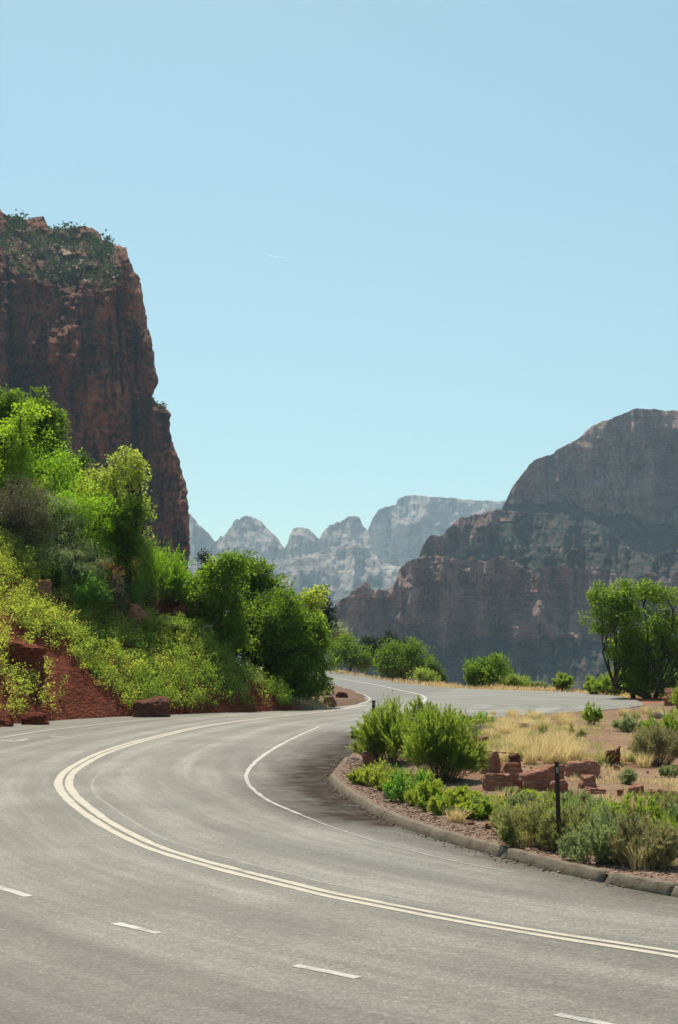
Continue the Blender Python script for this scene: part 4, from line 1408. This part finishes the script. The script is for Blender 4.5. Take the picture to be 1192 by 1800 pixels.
# ------------------------------------------------------------------ plants
def at_base(u, Y):
    x = at(u, 1150, Y)[0]
    return np.array([x, Y, gz(x, Y)])


def ptree(name, label, u0, Y, lobes, leafmat, seed, cat='tree', base=None, depth=0.9, **kw):
    r = np.random.default_rng(seed)
    b = at_base(u0, Y)
    mpp = Y / F
    L = []
    for l in lobes:
        u, v, ru, rv = l[:4]
        dy = l[4] if len(l) > 4 else r.normal() * 0.25 * ru * mpp
        p = at(u, v, Y)
        L.append((p[0] - b[0], dy, max(p[2] - b[2], 0.25), ru * mpp, ru * mpp * depth, rv * mpp))
    if kw.pop('skirt', Y < 82):
        for l in list(L):
            z = l[2] - l[5] * 1.1
            k = 0
            while z > 0.2 and k < 6:
                if not any(abs(q[0] - l[0]) < q[3] * 0.8 and abs(q[2] - z) < q[5] * 0.8 for q in L):
                    L.append((l[0] + r.normal() * 0.15, l[1] - 0.3, z, l[3] * 0.95, l[4], l[5]))
                z -= l[5] * 1.1
                k += 1
        kw['clumps'] = int(kw.get('clumps', 90) * max(1, 0.75 * len(L) / len(lobes)))
    return tree(name, label, cat, b, L, leafmat, r, **kw)


def pshrub(name, label, u, v, w, h, leafmat, seed, Y=None, cat='shrub', **kw):
    r = np.random.default_rng(seed)
    b = hit(u, v) if Y is None else at_base(u, Y)
    mpp = b[1] / F
    hh = (h * mpp) if Y is None else at(u, v - h, Y)[2] - b[2]
    return shrub(name, label, cat, b, r, hh, w * mpp, w * mpp * kw.pop('depth', 0.9), leafmat=leafmat, **kw)


# hillside, from the top left down to the road
BT = 'broadleaf_tree'
ptree(BT, 'bright yellow green tree at the far left top of the hillside', 18, 75, [(8, 765, 52, 48), (40, 735, 34, 36), (-15, 830, 50, 50), (35, 815, 32, 42)], 'leaf_bright', 301, clumps=110, per=60, leaf=0.19)
ptree(BT, 'dark green tree just right of the top left bright tree', 78, 78, [(80, 715, 24, 26), (88, 752, 24, 30), (70, 790, 28, 40), (95, 735, 14, 16)], 'leaf_mid', 302, clumps=80, per=55, leaf=0.19)
ptree(BT, 'small green crown poking up at the very top left', 20, 81, [(18, 700, 26, 16), (42, 722, 24, 22), (0, 715, 26, 22)], 'leaf_mid', 303, clumps=50, per=50, leaf=0.19)
ptree('leafy_bush', 'light green bush between the top left trees and the dark cliff', 100, 74, [(100, 815, 38, 42), (80, 850, 36, 36), (120, 850, 28, 30)], 'leaf_feather', 304, cat='bush', clumps=80, per=60, leaf=0.15, aspect=.4)
ptree('leafy_bush', 'low dark green bush against the cliff right of the light bush', 150, 79, [(140, 822, 26, 22), (120, 840, 30, 25), (160, 850, 24, 20)], 'leaf_deep', 305, cat='bush', clumps=45, per=50)
ptree(BT, 'slim tall yellow green tree standing out against the dark cliff', 212, 74, [(220, 808, 24, 22), (243, 828, 17, 18), (225, 850, 30, 30), (200, 838, 16, 20), (235, 880, 22, 26)], 'leaf_yellow', 306, clumps=60, per=50, leaf=0.16, trunk_r=0.13, twigs=.7)
ptree('leafy_bush', 'pale yellow green bush left of the slim tall tree', 165, 75, [(168, 842, 24, 18), (150, 860, 24, 22), (185, 862, 20, 22)], 'leaf_yellow', 307, cat='bush', clumps=45, per=50, leaf=.15)
ptree('leafy_bush', 'wide fresh green bush in the middle of the hillside', 148, 71.5, [(140, 885, 42, 40), (168, 918, 40, 42), (112, 905, 28, 40), (175, 955, 28, 30)], 'leaf_feather', 308, cat='bush', clumps=120, per=70, leaf=0.14, aspect=.4)
ptree(BT, 'green tree below the slim tall tree beside the cliff foot', 222, 72.5, [(228, 912, 24, 32), (208, 950, 26, 36), (244, 893, 16, 20), (225, 965, 24, 30)], 'leaf_mid', 309, skirt=False, clumps=90, per=60, leaf=0.15)
pshrub('feathery_shrub', 'tall feathery light green shrub right of the green tree', 268, 1090, 100, 175, 'leaf_feather', 310, Y=72.2, stems=150, per=60, leaf=0.11, aspect=.25, stem_r=0.012, start=.12)
pshrub('feathery_shrub', 'feathery light green shrub between the two others near the cliff edge', 298, 1090, 90, 150, 'leaf_feather', 332, Y=74, stems=150, per=60, leaf=0.11, aspect=.25, stem_r=0.012, start=.12)
pshrub('feathery_shrub', 'feathery light green shrub at the foot of the cliff edge', 318, 1090, 85, 105, 'leaf_feather', 311, Y=74.5, stems=130, per=55, leaf=0.11, aspect=.25, stem_r=0.012, start=.12)
ptree('grey_bush', 'dark grey green bush at the left frame edge below the trees', 35, 70, [(25, 885, 50, 48), (60, 930, 38, 44), (-10, 925, 50, 50), (45, 965, 45, 26)], 'leaf_scrub', 312, cat='bush', clumps=250, per=70, leaf=0.13, aspect=.25, clump_r=.28)
ptree('grey_bush', 'silvery grey bush right of the dark grey green one', 112, 70.5, [(105, 898, 32, 34), (128, 925, 26, 28), (95, 940, 30, 28)], 'leaf_sage', 313, cat='bush', clumps=80, per=70, leaf=0.11, aspect=.25, clump_r=.25)
ptree('grey_bush', 'low spreading silvery bush under the silvery grey bush', 135, 69.5, [(125, 965, 45, 30), (165, 985, 30, 26), (95, 985, 35, 26)], 'leaf_sage', 314, cat='bush', clumps=90, per=65, leaf=0.11, aspect=.25, clump_r=.25)
pshrub('leafy_shrub', 'cool green shrub hanging over the top of the green slope', 148, 1070, 90, 80, 'leaf_teal', 315, Y=68.6, stems=140, per=55, leaf=0.11, aspect=.3, start=.1)
ptree('grey_bush', 'narrow dark grey bush right of the cool green shrub', 203, 69.4, [(203, 1035, 16, 26), (206, 1062, 18, 22)], 'leaf_scrub', 316, skirt=False, cat='bush', clumps=50, per=60, leaf=0.11, aspect=.25, clump_r=.2)
pshrub('leafy_shrub', 'small cool green shrub behind the narrow dark grey bush', 238, 1035, 55, 50, 'leaf_teal', 317, Y=70.8, stems=80, per=50, leaf=0.10, start=.1)
pshrub('leafy_shrub', 'small green shrub left of the rubble ledge', 262, 1115, 55, 42, 'leaf_rabbit', 318, Y=70, stems=80, per=45, leaf=0.09, start=.1)
pshrub('leafy_shrub', 'low pale shrub on the crest under the rubble ledge', 318, 1125, 60, 30, 'straw_green', 319, Y=71, stems=80, per=35, leaf=0.10, start=.1)
pshrub('leafy_shrub', 'small dark green shrub in the shade above the green slope', 95, 1040, 60, 60, 'leaf_deep', 320, Y=68.2, stems=80, per=50, leaf=0.10, start=.1)
ptree('leafy_bush', 'pale dry bush in the gap between cliff bush and fresh green bush', 70, 72.5, [(72, 862, 22, 18), (60, 880, 25, 18)], 'leaf_yellow', 331, cat='bush', clumps=30, per=50, leaf=.13)

# the clump of trees at the bend
ptree(BT, 'round sunlit green tree left in the clump at the bend', 378, 73, [(380, 1035, 42, 40), (355, 1072, 26, 34), (405, 1000, 30, 24), (345, 1040, 16, 20), (400, 1080, 32, 36), (370, 1112, 30, 24), (405, 1122, 34, 28)], 'leaf_tree', 321, skirt=False, clumps=230, per=65, leaf=0.17, multi=3)
ptree(BT, 'tallest tree of the clump at the bend with a tufted top', 440, 78, [(425, 986, 24, 13), (452, 1004, 26, 20), (430, 1035, 42, 40), (475, 1042, 28, 30), (455, 1080, 42, 44)], 'leaf_mid', 322, skirt=False, clumps=190, per=60, leaf=0.18, multi=2)
ptree(BT, 'deep green tree in the middle of the clump at the bend', 455, 75.5, [(450, 1110, 48, 42), (425, 1135, 36, 36), (475, 1150, 40, 44), (500, 1195, 36, 34), (470, 1075, 34, 34), (490, 1120, 36, 36)], 'leaf_deep', 323, skirt=False, clumps=230, per=65, leaf=0.17, multi=3, hollow=.3)
ptree(BT, 'spreading green tree leaning over the road at the bend', 522, 74, [(500, 1080, 38, 34), (532, 1108, 38, 36), (556, 1150, 30, 34), (510, 1140, 44, 44), (525, 1195, 40, 32), (570, 1120, 14, 16), (490, 1110, 34, 30), (545, 1205, 30, 28), (480, 1085, 30, 30)], 'leaf_mid', 324, skirt=False, clumps=280, per=62, leaf=0.17, multi=3)
ptree(BT, 'olive green tree top behind the spreading tree', 548, 88, [(552, 1050, 22, 14), (530, 1065, 20, 18), (540, 1095, 30, 30)], 'leaf_yellow', 325, skirt=False, clumps=60, per=45, leaf=0.2)
ptree('juniper_tree', 'dark juniper behind the clump at the bend', 566, 118, [(563, 1045, 8, 12), (566, 1070, 16, 18), (568, 1098, 20, 20)], 'leaf_juniper', 326, clumps=60, per=60, leaf=0.22, aspect=.4, clump_r=.4)
ptree('juniper_tree', 'tiny dark spire of a juniper left of the clump at the bend', 360, 100, [(360, 985, 4, 12), (360, 1005, 6, 14), (360, 1030, 9, 18)], 'leaf_juniper', 327, clumps=40, per=50, leaf=0.2, aspect=.4)

# beyond the far road
ptree(BT, 'green tree at the far end of the road behind the orange post', 612, 208, [(600, 1140, 24, 22), (622, 1152, 22, 20), (638, 1162, 14, 12)], 'leaf_mid', 341, clumps=90, per=45, leaf=0.34, clump_r=.7, trunk_r=.2)
ptree('leafy_bush', 'grey green bush behind the green tree at the road end', 590, 240, [(588, 1112, 14, 18), (598, 1125, 16, 18)], 'leaf_sage', 342, cat='bush', clumps=40, per=40, leaf=0.35, clump_r=.7)
ptree('juniper_tree', 'dark juniper left of the sunlit round tree beyond the road', 660, 215, [(655, 1140, 18, 18), (668, 1150, 20, 18)], 'leaf_juniper', 343, clumps=60, per=45, leaf=0.34, clump_r=.6)
ptree('juniper_tree', 'dark juniper just behind the sunlit round tree beyond the road', 688, 205, [(688, 1130, 16, 18), (700, 1142, 18, 18), (680, 1155, 20, 18)], 'leaf_juniper', 344, clumps=60, per=45, leaf=0.34, clump_r=.6)
ptree(BT, 'round sunlit tree beyond the straw coloured road shoulder', 708, 166, [(690, 1150, 26, 20), (712, 1145, 24, 20), (735, 1162, 26, 22), (705, 1172, 40, 18), (672, 1165, 14, 14)], 'leaf_mid', 345, clumps=140, per=50, leaf=0.27, clump_r=.55, trunk_r=.2)
ptree('leafy_bush', 'small green bush on the road shoulder right of the sunlit round tree', 742, 140, [(742, 1188, 14, 8), (755, 1192, 12, 8)], 'leaf_rabbit', 346, cat='bush', clumps=35, per=45, leaf=0.2, clump_r=.4)
ptree('leafy_bush', 'dark bush at the right foot of the sunlit round tree', 765, 158, [(762, 1180, 14, 14), (775, 1190, 10, 8)], 'leaf_deep', 347, cat='bush', clumps=35, per=45, leaf=0.25, clump_r=.45)
ptree('leafy_bush', 'dark leafy bush at the canyon rim in the centre of the tarmac edge', 855, 119, [(845, 1176, 24, 18), (876, 1170, 18, 18), (858, 1190, 34, 16), (832, 1190, 14, 12)], 'leaf_mid', 348, cat='bush', clumps=90, per=55, leaf=0.22, clump_r=.4)
ptree('leafy_bush', 'light green bush right beside the dark leafy rim bush', 905, 117, [(900, 1198, 16, 10), (918, 1201, 12, 9)], 'leaf_rabbit', 349, cat='bush', clumps=40, per=50, leaf=0.17, clump_r=.35)
pshrub('desert_shrub', 'olive shrub with straw at its foot on the canyon rim', 985, 1216, 55, 36, 'leaf_rabbit', 350, Y=108, stems=110, per=45, leaf=0.2, start=.1, stem_r=.012)
pshrub('desert_shrub', 'small blue grey shrub left of the olive rim shrub', 948, 1214, 36, 22, 'leaf_sage', 351, Y=112, stems=60, per=40, leaf=0.18, start=.1, stem_r=.012)
pshrub('desert_shrub', 'left and smaller of two upright green shrubs by the tarmac', 1042, 1219, 46, 38, 'leaf_rabbit', 352, Y=100, stems=110, per=55, leaf=0.17, start=.1, stem_r=.012)
pshrub('desert_shrub', 'right and larger of two upright green shrubs by the tarmac', 1078, 1221, 72, 48, 'leaf_rabbit', 353, Y=98, stems=170, per=60, leaf=0.17, start=.1, stem_r=.012)
ptree('leafy_bush', 'small pale green bush under the big right tree', 1114, 92, [(1112, 1196, 11, 11), (1118, 1206, 12, 9)], 'leaf_bright', 354, cat='bush', clumps=30, per=45, leaf=.15)
ptree(BT, 'large green tree at the right edge with a dark shady base', 1140, 91, [(1080, 1062, 34, 30), (1058, 1088, 26, 22), (1052, 1050, 20, 20), (1105, 1048, 22, 22), (1139, 1030, 12, 12), (1128, 1045, 14, 14), (1172, 1052, 26, 22), (1168, 1100, 30, 34), (1098, 1098, 34, 32), (1135, 1150, 34, 36),
                                                                              (1125, 1195, 28, 24), (1155, 1200, 30, 24), (1112, 1150, 22, 24), (1105, 1125, 26, 24), (1150, 1130, 26, 28), (1118, 1168, 26, 26), (1132, 1192, 32, 26), (1168, 1150, 30, 30), (1180, 1205, 30, 22), (1092, 1128, 28, 24), (1106, 1186, 22, 20), (1090, 1150, 24, 18), (1103, 1168, 22, 18), (1205, 1110, 32, 50), (1200, 1180, 36, 36)], 'leaf_tree', 355, clumps=400, per=60, leaf=0.19, clump_r=.36, multi=3, trunk_r=.2, hollow=.35)
pshrub('desert_shrub', 'green shrub at the right frame edge above the tan slab', 1192, 1262, 44, 66, 'leaf_rabbit', 356, Y=64, stems=80, per=50, leaf=.12, start=.1)

# verge inside the bend
RB = 'rabbitbrush'
pshrub(RB, 'leftmost big feathery green bush inside the bend', 688, 1342, 138, 126, 'leaf_rabbit', 361, stems=230, per=75, leaf=0.10, aspect=.11, ang=.30, start=.15, stem_r=.005, branch=3, base_r=.24, droop=.08, hvar=.45)
pshrub(RB, 'big feathery green bush with bare twiggy base right of the leftmost one', 772, 1374, 150, 142, 'leaf_rabbit', 362, stems=300, per=80, leaf=0.095, aspect=.11, ang=.30, start=.33, stem_r=.005, branch=3, base_r=.2, droop=.10, hvar=.42)
pshrub(RB, 'thin sprig like green bush left of the leftmost big bush', 640, 1312, 46, 58, 'leaf_rabbit', 363, stems=26, per=60, leaf=0.08, start=.4)
pshrub(RB, 'upright green bush behind the gap between the two big bushes', 735, 1308, 96, 84, 'leaf_rabbit', 364, stems=120, per=60, leaf=0.09, start=.2)
for i, (u, v, w, h, mt, lab) in enumerate([
        (800, 1276, 90, 34, 'leaf_rabbit', 'low green plants behind the big bushes beside the tarmac'),
        (840, 1276, 60, 26, 'leaf_teal', 'low cool green plant left of the dry grass top corner'),
        (640, 1378, 46, 30, 'leaf_herb', 'yellow green herb nearest the kerb tip'),
        (675, 1388, 52, 38, 'leaf_herb', 'yellow green herb behind the white rounded stone'),
        (715, 1408, 62, 58, 'leaf_teal', 'cool green herb in front of the gap of the big bushes'),
        (755, 1418, 50, 40, 'leaf_herb', 'short yellow green herb in the middle of the herb row'),
        (792, 1434, 60, 38, 'leaf_herb', 'yellow green herb below the big twiggy bush'),
        (838, 1438, 64, 36, 'leaf_rabbit', 'bushy green herb at the right end of the herb row'),
        (735, 1395, 60, 40, 'leaf_rabbit', 'green herb tucked against the foot of the big twiggy bush'),
        (870, 1420, 60, 20, 'leaf_herb', 'yellow green herb in front of the low flat topped block'),
        (815, 1408, 50, 22, 'leaf_herb', 'light green herb left of the rock row'),
        (930, 1404, 60, 13, 'leaf_rabbit', 'low green herb below the long wedge of rock'),
        (990, 1416, 60, 18, 'leaf_herb', 'low yellow herb right behind the dark marker post')]):
    pshrub('low_herb', lab, u, v, w * 1.25, h * 1.15, mt, 370 + i, cat='plant', stems=80, per=36, leaf=0.075, aspect=.24, start=.1, ang=.42, stem_r=.003, branch=1, droop=.04, base_r=.22, hvar=.5)
SG = 'sagebrush'
for i, (u, v, w, h, mt, lab) in enumerate([
        (905, 1462, 80, 52, 'straw_green', 'pale dry looking shrub left of the sagebrush row'),
        (930, 1486, 105, 104, 'leaf_olive', 'grey twiggy sagebrush left of the dark marker post'),
        (1005, 1494, 90, 86, 'leaf_olive', 'silvery sagebrush right behind the dark marker post'),
        (1042, 1456, 110, 56, 'leaf_rabbit', 'green feathery shrub behind the silvery sagebrush'),
        (1066, 1512, 120, 104, 'leaf_sage', 'large silvery sagebrush in the middle of the row'),
        (1106, 1478, 100, 104, 'leaf_rabbit', 'bright green shrub behind the right end of the sagebrush row'),
        (1135, 1520, 120, 100, 'leaf_grey', 'dark twiggy sagebrush at the right end of the row'),
        (1170, 1470, 60, 70, 'leaf_grey', 'dry brown shrub near the right frame edge above the sagebrush'),
        (960, 1466, 90, 54, 'leaf_rabbit', 'yellowish green shrub left of and behind the marker post')]):
    pshrub(SG, lab, u, v, w * 1.2, h * 0.95, mt, 390 + i, stems=150, per=46, leaf=0.085, aspect=.11, ang=.30, start=.15, stem_r=.004, branch=2, hvar=.72, base_r=.28, droop=.05)
rr5 = np.random.default_rng(77)
for i in range(26):
    f = rr5.random()
    u = 650 + 240 * f
    v = np.interp(u, [640, 700, 760, 820, 890], [1372, 1398, 1418, 1432, 1440]) + rr5.uniform(-16, 10) * (1 if u < 790 else 0.4)
    o = pshrub('low_herb', 'short herb in the dense row of low herbs along the gravel', u, v, rr5.uniform(44, 66), rr5.uniform(30, 50) * (1 if u < 790 else 0.6), ('leaf_herb', 'leaf_rabbit', 'leaf_herb', 'straw_green')[i % 4], 600 + i, cat='plant', group='herbs of the row along the gravel', stems=40, per=34, leaf=0.07, aspect=.24, start=.1, ang=.42, stem_r=.003, branch=1, droop=.04, base_r=.22, hvar=.5)
for i in range(24):
    u = rr5.uniform(880, 1190)
    v = np.interp(u, [880, 1000, 1100, 1190], [1455, 1475, 1500, 1505]) + rr5.uniform(-48, 8)
    o = pshrub('low_shrub', 'small shrub of mixed green and straw filling the sagebrush row', u, v, rr5.uniform(60, 95), min(rr5.uniform(40, 76), (v - 1384) * 0.9 if u < 1070 else 90), ('leaf_sage', 'leaf_rabbit', 'straw_green', 'leaf_olive')[i % 4], 640 + i, group='small shrubs filling the sagebrush row', stems=90, per=40, leaf=0.08, aspect=.13, ang=.32, start=.1, stem_r=.003, branch=1, base_r=.27, droop=.04, hvar=.5)
pshrub('desert_shrub', 'upright pale green shrub with dark base in front of the tarmac', 1037, 1274, 52, 50, 'leaf_rabbit', 401, stems=60, per=45, leaf=.10, start=.2)
pshrub('desert_shrub', 'low dark green shrub right of the upright pale green shrub', 1106, 1286, 60, 34, 'leaf_sage', 402, stems=90, per=45, leaf=.09, start=.1)
pshrub('desert_shrub', 'twiggy grey shrub with green top at the right frame edge', 1158, 1344, 100, 84, 'leaf_grey', 403, stems=260, per=40, leaf=.06, aspect=.2, start=.3, stem_r=.004)
pshrub('desert_shrub', 'soft green shrub behind the twiggy grey shrub at the right edge', 1168, 1318, 90, 76, 'leaf_rabbit', 404, stems=130, per=50, leaf=.08, start=.4)
pshrub('desert_shrub', 'small grey green plant on bare soil right of the wide block', 1095, 1378, 50, 30, 'leaf_sage', 405, stems=60, per=34, leaf=.06, start=.1)
pshrub('desert_shrub', 'tiny grey plant near the right edge above the cut off dark rock', 1178, 1366, 34, 24, 'leaf_sage', 406, stems=40, per=30, leaf=.06, start=.1)
pshrub('desert_shrub', 'small olive plant above the dry grass near the tarmac', 1000, 1300, 60, 26, 'straw_green', 407, stems=60, per=34, leaf=.08, start=.1)

# dry grass tufts: individual copies of four built tufts
protos = []
r5 = np.random.default_rng(55)
for k in range(4):
    root = thing('grass_tuft', 'tuft of straw coloured dry grass on the soil behind the rock row', 'grass tuft', (0, 0, 0), 'dry grass tufts behind the rock row')
    nb = 170
    a = r5.uniform(0, 6.28, nb)
    rr = 0.14 * r5.random(nb) ** 0.5
    B = np.stack([np.cos(a) * rr, np.sin(a) * rr, 0 * a - 0.03], -1)
    V, Q = blades(B, 0.36, r5, 0.85, 0.011)
    link('blades', mesh_arr('blades', V, Q, M['straw' if k != 3 else 'straw_green']), root)
    protos.append(root)
spots = []
while len(spots) < 120:
    u, v = r5.uniform(850, 1020), r5.uniform(1256, 1352)
    if v > 1346 - max(0, (u - 960)) * 0.12 or (v < 1264 and u > 955) or (u > 1000 and v < 1285):
        continue
    spots.append((u, v))
spots += [(1075 + r5.uniform(-6, 6), 1344), (1085, 1342), (1062, 1345), (1110, 1338), (1122, 1330), (1132, 1348), (1118, 1262), (1135, 1256), (1150, 1262), (1096, 1258)]
for i, (u, v) in enumerate(spots):
    b = hit(u, v, 30, 90)
    src = protos[i % 3 if r5.random() < 0.85 else 3]
    o = src if i < 4 and src.location.length < 0.01 else copy_tree(src)
    o.location = tuple(b)
    s = r5.uniform(0.75, 1.6)
    o.scale = (s * r5.uniform(0.9, 1.3), s, s * r5.uniform(0.8, 1.1))
    o.rotation_euler = (0, 0, r5.uniform(0, 6.28))
    if i >= len(spots) - 10:
        o['label'] = 'small tuft of dry grass on bare soil right of the rock row'
        o['group'] = 'dry grass tufts right of the rock row'
for i in range(46):
    u = r5.uniform(800, 1190)
    v = np.interp(u, [800, 880, 1000, 1100, 1190], [1440, 1470, 1500, 1518, 1528]) + r5.uniform(-70, 6)
    if u < 1060 and v < 1410:
        v = 1430
    o = copy_tree(protos[(0, 3, 1, 3)[i % 4]])
    o.location = tuple(hit(u, v, 12, 60))
    s = r5.uniform(0.7, 1.25)
    o.scale = (s * 1.1, s, s * r5.uniform(0.8, 1.1))
    o.rotation_euler = (0, 0, r5.uniform(0, 6.28))
    o['label'] = 'dry grass tuft growing between the shrubs along the kerb'
    o['group'] = 'dry grass tufts between the shrubs along the kerb'
for pr in protos:
    if pr.location.length < 0.01:
        b = hit(930, 1300, 30, 90)
        pr.location = tuple(b)

# thin dry grass between the tufts and along the shoulders: stuff
for mat_, nn_, u0_, u1_, v1_, lo_, hh_, lab_ in (('straw', 5200, 850, 1030, 1352, -0.05, 0.2, 'thin straw coloured grass covering the soil behind the rocks'),
                                           ('straw_green', 6000, 840, 1060, 1356, 0.05, 0.2, 'greenish dry grass mixed into the straw behind the rocks'),
                                           ('straw', 9000, 1000, 1250, 1425, 0.12, 0.16, 'sparse short dry grass on the bare soil at the right')):
    U_, V_ = r5.uniform(u0_, u1_, nn_), r5.uniform(1258, v1_, nn_)
    P = np.array([G(a, b)[:2] for a, b in zip(U_, V_)])
    kp = in_poly(P, ISLPOLY) & (fbm(P[:, 0] * 0.55, P[:, 1] * 0.33, 0, 3, 91 + int(u0_)) > lo_)
    P = P[kp]
    V, Q = blades(np.column_stack([P, island_h(P) - 0.02]), hh_, r5, 0.9, 0.014)
    tag(link('dry_grass', mesh_arr('dry_grass', V, Q, M[mat_])), lab_, 'grass', kind='stuff')
n_ = 15000
fs = smooth_path(FAR_EDGE[:10], 1.0)
fn = path_normals(fs)
k = r5.integers(0, len(fs), n_)
wdt = np.interp(fs[k, 1], [90, 110, 150, 215], [2.0, 3.5, 5.0, 7.0])
of = r5.random(n_) * wdt + 0.15
sgn = 1.0 if (fs[5] + fn[5])[1] > fs[5][1] else -1.0
P = fs[k] + fn[k] * (of * sgn)[:, None] + r5.normal(size=(n_, 2)) * 0.3
P = P[~in_poly(P, ROADPOLY)]
hg = np.clip(0.45 + 0.25 * vnoise(P[:, 0] * 0.7, P[:, 1] * 0.7, 0, 92), 0.15, 1)
V, Q = blades(np.column_stack([P, ground_h(P) - 0.02]), hg, r5, 0.8, 0.05)
tag(link('dry_grass', mesh_arr('dry_grass', V, Q, M['straw'])), 'straw coloured grass strip along the outer edge of the far road', 'grass', kind='stuff')
# dry orange tuft on the dirt point
A = Arr()
b = hit(548, 1238)
B = b + r5.normal(size=(500, 3)) * np.array([0.5, 0.6, 0.0])
B[:, 2] = gz_arr(B[:, :2]) - 0.02
V, Q = blades(B, 0.35, r5, 0.9, 0.02)
o = link('grass_tuft', mesh_arr('grass_tuft', V, Q, M['straw']))
tag(o, 'dry orange straw clump under the big tree at the bend', 'grass tuft')

# green carpet of herbs on the cut slope
def carpet(N, seed, mat, label, cond, hmin, hmax, lf, asp, per, ang):
    r = np.random.default_rng(seed)
    XY = np.stack([r.uniform(-26, 3, N), r.uniform(48, 84, N)], -1)
    z, s, t = hill_h(XY)
    hc = crest_h(t)
    nz = fbm(XY[:, 0] * 0.7, XY[:, 1] * 0.7, 0, 3, seed)
    nb = fbm(XY[:, 0] * 0.35, XY[:, 1] * 0.35, 0, 3, 444)
    sb = np.clip(4.2 - 0.52 * t, 0.12, 7) + nb * 0.9 * (t < 8)
    top = hc / 0.95 + 0.6
    ok = (s > 0.12) & (s < top) & (t < 17.0) & (t > -12)
    dens = np.where(s > sb, 0.95 - 0.55 * sstep(-nz, 0.1, 0.6), 0.30 * sstep(nz, 0.05, 0.5) + 0.75 * (np.hypot(t + 0.6, s - 2.6) < 0.9))
    ok &= r.random(N) < dens
    ok &= cond(t, s, nz, r.random(N))
    XY, z, t = XY[ok], z[ok], t[ok]
    n = len(XY)
    hh = r.uniform(hmin, hmax, n) * (1 + 0.3 * nz[ok])
    lean = r.normal(size=(n, 2)) * 0.16 + np.array([0.10, -0.10])
    f = r.random((n, per)) ** 0.75
    C = np.empty((n, per, 3))
    sw = 0.09 + 0.06 * r.random((n, 1))
    C[..., 0] = XY[:, None, 0] + f * hh[:, None] * lean[:, None, 0] + r.normal(size=(n, per)) * sw
    C[..., 1] = XY[:, None, 1] + f * hh[:, None] * lean[:, None, 1] + r.normal(size=(n, per)) * sw
    C[..., 2] = z[:, None] + f * hh[:, None]
    D = r.normal(size=(n, per, 3)) * ang + np.array([0, 0, 0.8])
    ll = lf * r.uniform(0.6, 1.3, n * per)
    V, Q = leaves(C.reshape(-1, 3), D.reshape(-1, 3), ll, ll * asp, r)
    o = link('ground_cover', mesh_arr('ground_cover', V, Q, M[mat]))
    tag(o, label, 'ground cover', kind='stuff')


carpet(30000, 501, 'leaf_cover', 'yellow green herbs covering the upper left of the cut slope', lambda t, s, z, q: q < np.clip(1.25 - t * 0.09, 0.12, 1), 0.35, 0.75, 0.095, .45, 40, 0.7)
carpet(34000, 502, 'leaf_cover_green', 'soft green herbs covering the lower right of the cut slope', lambda t, s, z, q: q > np.clip(1.15 - t * 0.09, 0.2, 0.9), 0.4, 0.85, 0.12, .26, 44, 0.5)

# a few dead branches
def branch(label, pix, Y, r0, mat='deadwood', seed=1):
    r = np.random.default_rng(seed)
    P = np.array([at(u, v, Y + dy) for u, v, dy in pix])
    c = P[0].copy()
    sm = []
    for i in range(len(P) - 1):
        for t in np.linspace(0, 1, 5, endpoint=False):
            sm.append(P[i] * (1 - t) + P[i + 1] * t)
    sm.append(P[-1])
    sm = np.array(sm)
    sm[1:-1] = (sm[:-2] + sm[1:-1] * 2 + sm[2:]) / 4
    A = Arr()
    A.add(*tube(sm - c, np.linspace(r0, r0 * 0.4, len(sm)), 6))
    for _ in range(4):
        i = r.integers(3, len(sm) - 1)
        A.add(*tube(bend(sm[i] - c, sm[i] - c + r.normal(size=3) * 0.35, r, 5, .1), np.linspace(r0 * 0.4, r0 * 0.12, 5), 4))
    o = A.build('dead_branch', M[mat], smooth=True)
    o.location = tuple(c)
    tag(o, label, 'branch')


branch('bleached curved dead branch at the left foot of the tree clump', [(353, 1120, 0), (356, 1106, -0.2), (362, 1100, -0.3), (374, 1101, -0.2)], hit(353, 1122)[1], 0.05, seed=2)
branch('thin dead branch poking out of the rubble ledge', [(322, 1085, 0), (334, 1075, -.2), (350, 1071, -.4)], hit(322, 1088)[1], 0.04, seed=3)
b = hit(405, 1150)
branch('long pale root trailing down the red soil under the tree clump', [(388, 1142, 0), (410, 1155, -.3), (425, 1168, -.6), (445, 1185, -1.0)], b[1] - 0.1, 0.05, seed=4)

# contrail high above
A = Arr()
p0, p1 = at(472, 449, 5200), at(506, 455, 5200)
A.add(*tube(np.linspace(p0, p1, 12), np.array([1, 2, 2.4, 2.6, 2.6, 2.4, 2.2, 2.0, 1.6, 1.2, 0.8, 0.4]) * 0.3, 6))
n = NT('vapour')
M['vapour'] = n.m
t_ = n.n('ShaderNodeBsdfTranslucent')
t_.inputs[0].default_value = (0.97, 0.97, 0.97, 1)
n.finish(t_.outputs[0])
tag(A.build('contrail', M['vapour'], smooth=True), 'short thin white contrail alone in the clear sky', 'contrail', kind='stuff')

# ------------------------------------------------------------------ the air of the canyon
hb = bmesh.new()
bmesh.ops.create_cube(hb, size=1)
bmesh.ops.scale(hb, vec=(17000, 10500, 1680), verts=hb.verts)
bmesh.ops.translate(hb, vec=(0, 3400, 840 - 182), verts=hb.verts)
n = NT('air')
pv = n.n('ShaderNodeVolumePrincipled')
pv.inputs['Color'].default_value = (0.56, 0.80, 1.0, 1)
pv.inputs['Density'].default_value = 0.000088
pv.inputs['Anisotropy'].default_value = 0.2
n.t.links.new(pv.outputs[0], n.out.inputs['Volume'])
tag(bm_obj('haze', hb, n.m), 'thin blue summer haze filling the canyon', 'haze', kind='stuff')
